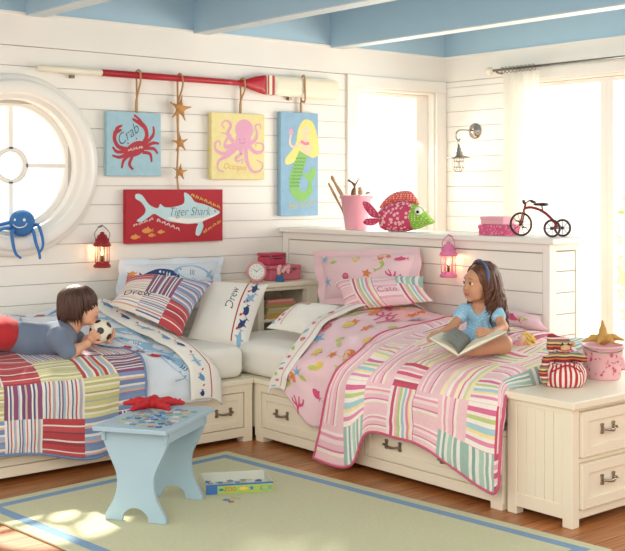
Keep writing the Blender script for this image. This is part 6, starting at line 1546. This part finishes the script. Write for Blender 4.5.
def girl_path(i, n, rs):
    a = PI*(.28+1.44*rs.rand()); P = [H.p(-.02+.015*rs.randn(), .012*rs.randn(), .126)]; fw = math.cos(a); sd_ = math.sin(a); fwc = min(fw, .35)
    for q in (.4, .8): th = q*1.5; P.append(H.p(-.026+.10*math.sin(th)*fw*1.02, .088*math.sin(th)*sd_*1.02, .032+.094*math.cos(th)))
    ln = -.19-.10*rs.rand() if fw < .2 else -.12-.06*rs.rand(); ph = rs.rand()*6.28; k = 7
    for j in range(1, k+1):
        t_ = j/k; P.append(H.p(-.035+.088*fwc-.03*t_*(fw < 0)+(.010+.014*t_)*math.sin(ph+11*t_), (.088+.022*t_)*sd_+(.010+.014*t_)*math.cos(ph+11*t_), .02+(ln-.02)*t_))
    return P
strands(mb, H, 260, 8, girl_path, .0058); mb.build('hair', HG, girl)
mb = MB(); mb.tube(smooth_pts([tuple(H.p(-.002-.03*abs(math.cos(a))**2*(0), .092*math.cos(a), .036+.099*math.sin(a))) for a in np.linspace(-.25, PI+.25, 13)], 3, False), [.0065]*37, 8); mb.build('headband', mat('blue_ribbon', (70, 104, 150), rough=.5), girl)
DRESS = dotted('light_blue_print_cotton', (150, 198, 224), (190, 222, 236), 70, .3, 'floral'); s = SDF()
s.cap(chs+Vector((0, 0, .012)), wa, .076, .072, .03); s.cap(wa, pe, .067, .094, .03); s.cap(chs+Vector((0, 0, .022)), shl+(chs-shl)*.1, .052, .036, .03); s.cap(chs+Vector((0, 0, .022)), shr+(chs-shr)*.1, .052, .037, .03)
s.cap(shl, shl*.6+ell_*.4, .036, .038, .015); s.cap(shr, shr*.65+elr*.35, .037, .038, .015)
s.cap(pe, G(466, 342, 5.83), .085, .064, .03); s.cap(pe, G(497, 342, 5.80), .085, .060, .03); s.cap(G(497, 342, 5.80), G(503, 344, 5.74), .06, .04, .03)
s.ell(neck-VW*.035-RT*.018+Vector((0, 0, -.012)), (.034, .034, .046), None, .01, True); s.ell(neck+Vector((0, 0, .012)), (.052, .052, .03), None, .01, True)
rs_ = np.random.RandomState(6)
for i in range(14): a = 2*PI*i/14; d = RT*math.cos(a)+VW*math.sin(a); s.cap(chs+d*.066-Vector((0, 0, .01)), pe+d*.094-Vector((0, 0, .01)), .006, .010, .012)
sdf_obj(s, .005, 'dress', [DRESS], girl)
# open book
bk = thing('picture_book', 'large open picture book propped on the girl\'s lap', 'book', tuple(G(462, 352, 5.62)))
S0, S1 = G(458, 356, 5.50), G(470, 344, 5.66); L0, L1 = G(429, 338.5, 5.52), G(443, 331.5, 5.70); R0, R1 = G(507, 332, 5.42), G(499, 331, 5.56)
def leafgrid(mb, a0, a1, b0, b1, th, m, curl):
    """curved sheet block between spine a and fore-edge b"""
    nrm = (a1-a0).cross(b0-a0).normalized(); nrm = nrm if nrm.z > 0 else -nrm; V = []; k = 10
    for j in (0, 1):
        for i in range(k+1):
            t_ = i/k; h = curl*math.sin(PI*min(1, t_*1.1)**.7)+.001
            for o_ in (h+th, .0005 if m else h): V.append((a0*(1-t_)+b0*t_ if j == 0 else a1*(1-t_)+b1*t_)+nrm*o_)
    q = lambda j, i, o_: j*(k+1)*2+i*2+o_; Fc = []
    for i in range(k):
        Fc += [(q(0, i, 0), q(0, i+1, 0), q(1, i+1, 0), q(1, i, 0)), (q(0, i, 1), q(1, i, 1), q(1, i+1, 1), q(0, i+1, 1)), (q(0, i, 0), q(0, i, 1), q(0, i+1, 1), q(0, i+1, 0)), (q(1, i, 0), q(1, i+1, 0), q(1, i+1, 1), q(1, i, 1))]
    Fc += [(q(0, k, 0), q(0, k, 1), q(1, k, 1), q(1, k, 0)), (q(0, 0, 0), q(1, 0, 0), q(1, 0, 1), q(0, 0, 1))]
    mb.add(V, Fc, 0, smooth=False)
def cov(mb, a0, a1, b0, b1, th=.004):
    nrm = (a1-a0).cross(b0-a0).normalized(); nrm = nrm if nrm.z > 0 else -nrm; e = (b0-a0)*.03; V = [p-nrm*o_ for o_ in (0, th) for p in (a0, a1, b1+e, b0+e)]
    mb.add(V, [(0, 1, 2, 3), (7, 6, 5, 4), (0, 3, 7, 4), (1, 5, 6, 2), (3, 2, 6, 7), (0, 4, 5, 1)], 0)
BKC = mat('book_cover_sage', (150, 158, 140), rough=.5, var=.05)
mb = MB(); cov(mb, S0, S1, L0, L1); mb.build('cover', BKC, bk); mb = MB(); cov(mb, S0, S1, R0, R1); mb.build('cover', BKC, bk)
mb = MB(); leafgrid(mb, S0, S1, L0, L1, .004, 1, .012); mb.build('pages', PAGES, bk); mb = MB(); leafgrid(mb, S0, S1, R0, R1, .004, 1, .010); mb.build('pages', PAGES, bk)
A = Art(); A.rect(.02, .12, .03, .15, 0, 4, 4)
mid0 = S0*.45+L0*.55+Vector((0, 0, .055)); mid1 = S1*.45+L1*.55+Vector((0, 0, .05)); mb = MB(); leafgrid(mb, S0+Vector((0, 0, .004)), S1+Vector((0, 0, .004)), mid0, mid1, .0015, 0, .02); mb.build('turned_page', mat('grey_picture_page', (128, 132, 124), rough=.6, var=.4, vscale=25), bk)
# rag doll
dl = thing('rag_doll', 'small rag doll with yellow hair lying on the quilt beside the girl', 'doll', tuple(at(530, 350, D=5.85)))
dz = lambda x, y, d=5.85: at(x, y-5, D=d-.02)
s = SDF(); s.ell(dz(523.5, 344), (.026, .026, .026)); s.chain([dz(528, 349), dz(514, 351)], [.022, .026], .01); s.chain([dz(520, 350), dz(510, 345), dz(506, 347)], [.011, .010, .010], .008); s.chain([dz(514, 351), dz(503, 353)], [.013, .011], .01); s.chain([dz(514, 352, 5.8), dz(504, 356, 5.78)], [.013, .011], .01)
sdf_obj(s, .004, 'body', [mat('doll_cotton', (240, 200, 172), rough=.9)], dl)
s = SDF(); s.chain([dz(527, 349.5), dz(516, 351)], [.026, .032], .01); sdf_obj(s, .005, 'frock', [fabric('doll_pink_frock', (236, 150, 170))], dl)
mb = MB(); rs_ = np.random.RandomState(1); hc_ = dz(526, 343.5)
for i in range(60):
    d = Vector(rs_.randn(3)).normalized(); d = d+RT*.6; d.normalize(); p = hc_+d*.022; mb.tube(smooth_pts([tuple(p), tuple(p+d*.014+Vector((0, 0, -.004))), tuple(p+d*.02+RT*.012*rs_.rand()-Vector((0, 0, .018*rs_.rand()+.006)))], 3, False), .0055, 6)
mb.ell(hc_+RT*.012, (.026, .026, .026), n=12); mb.build('yarn_hair', mat('yellow_yarn', (240, 206, 112), rough=.9, var=.12), dl)
# ================================================================= LIGHT AND CAMERA
sc = bpy.context.scene
wd = bpy.data.worlds.new('daylight'); sc.world = wd; wd.use_nodes = True
bg = wd.node_tree.nodes['Background']; bg.inputs[0].default_value = (1.0, .972, .925, 1); bg.inputs[1].default_value = 1.25
def sun(name, travel, strength, ang, col):
    l = bpy.data.lights.new(name, 'SUN'); l.energy = strength; l.angle = math.radians(ang); l.color = col
    o = bpy.data.objects.new(name, l); C.objects.link(o); o.rotation_euler = Vector(travel).to_track_quat('-Z', 'Y').to_euler(); o.location = (3, 9, 5); return o
sun('sun', (-.60, -1.92, -1.72), 10, 1.3, (1, .92, .78))
def area(name, loc, aim, sx, sy, power, col):
    l = bpy.data.lights.new(name, 'AREA'); l.shape = 'RECTANGLE'; l.size = sx; l.size_y = sy; l.energy = power; l.color = col
    o = bpy.data.objects.new(name, l); C.objects.link(o); o.location = loc
    o.rotation_euler = (Vector(aim)-Vector(loc)).to_track_quat('-Z', 'Y').to_euler(); return o
area('door_daylight', (7.6, 3.8, 1.5), (4.0, 4.4, .8), 2.6, 2.0, 135, (1, .97, .92))
area('back_door_daylight', (6.2, 6.62, 1.9), (5.6, 5.4, 1.0), .8, .7, 14, (1, .96, .88))
def spot(name, loc, aim, power, ang, col, r=.15):
    l = bpy.data.lights.new(name, 'SPOT'); l.energy = power; l.spot_size = math.radians(ang); l.spot_blend = .4; l.color = col; l.shadow_soft_size = r
    o = bpy.data.objects.new(name, l); C.objects.link(o); o.location = loc
    o.rotation_euler = (Vector(aim)-Vector(loc)).to_track_quat('-Z', 'Y').to_euler(); return o
area('camera_side_fill', (-.4, 1.2, 2.3), (4.3, 5.2, .5), 2.6, 1.8, 75, (1, .95, .87))  # added soft fill lamp on the camera side, brightens fronts; no window there
spot('garden_sunlight', (6.2+1.9*2.2, 6.42+1.82*2.2, 2.02+1.38*2.2), (4.35, 4.55, .65), 3400, 13, (1, .95, .86), .12)
cam = bpy.data.cameras.new('camera'); co = bpy.data.objects.new('camera', cam); C.objects.link(co)
cam.sensor_fit = 'HORIZONTAL'; cam.sensor_width = 36; cam.lens = 36*F/625; cam.shift_y = -(275.5-HY)/625; cam.clip_start = .05
co.location = (0, 0, EYE); co.rotation_euler = (PI/2, 0, -YAW)
sc.camera = co
vs = sc.view_settings; vs.view_transform = 'Standard'; vs.look = 'None'; vs.gamma = 1.0; vs.use_curve_mapping = False; vs.exposure = 0.0
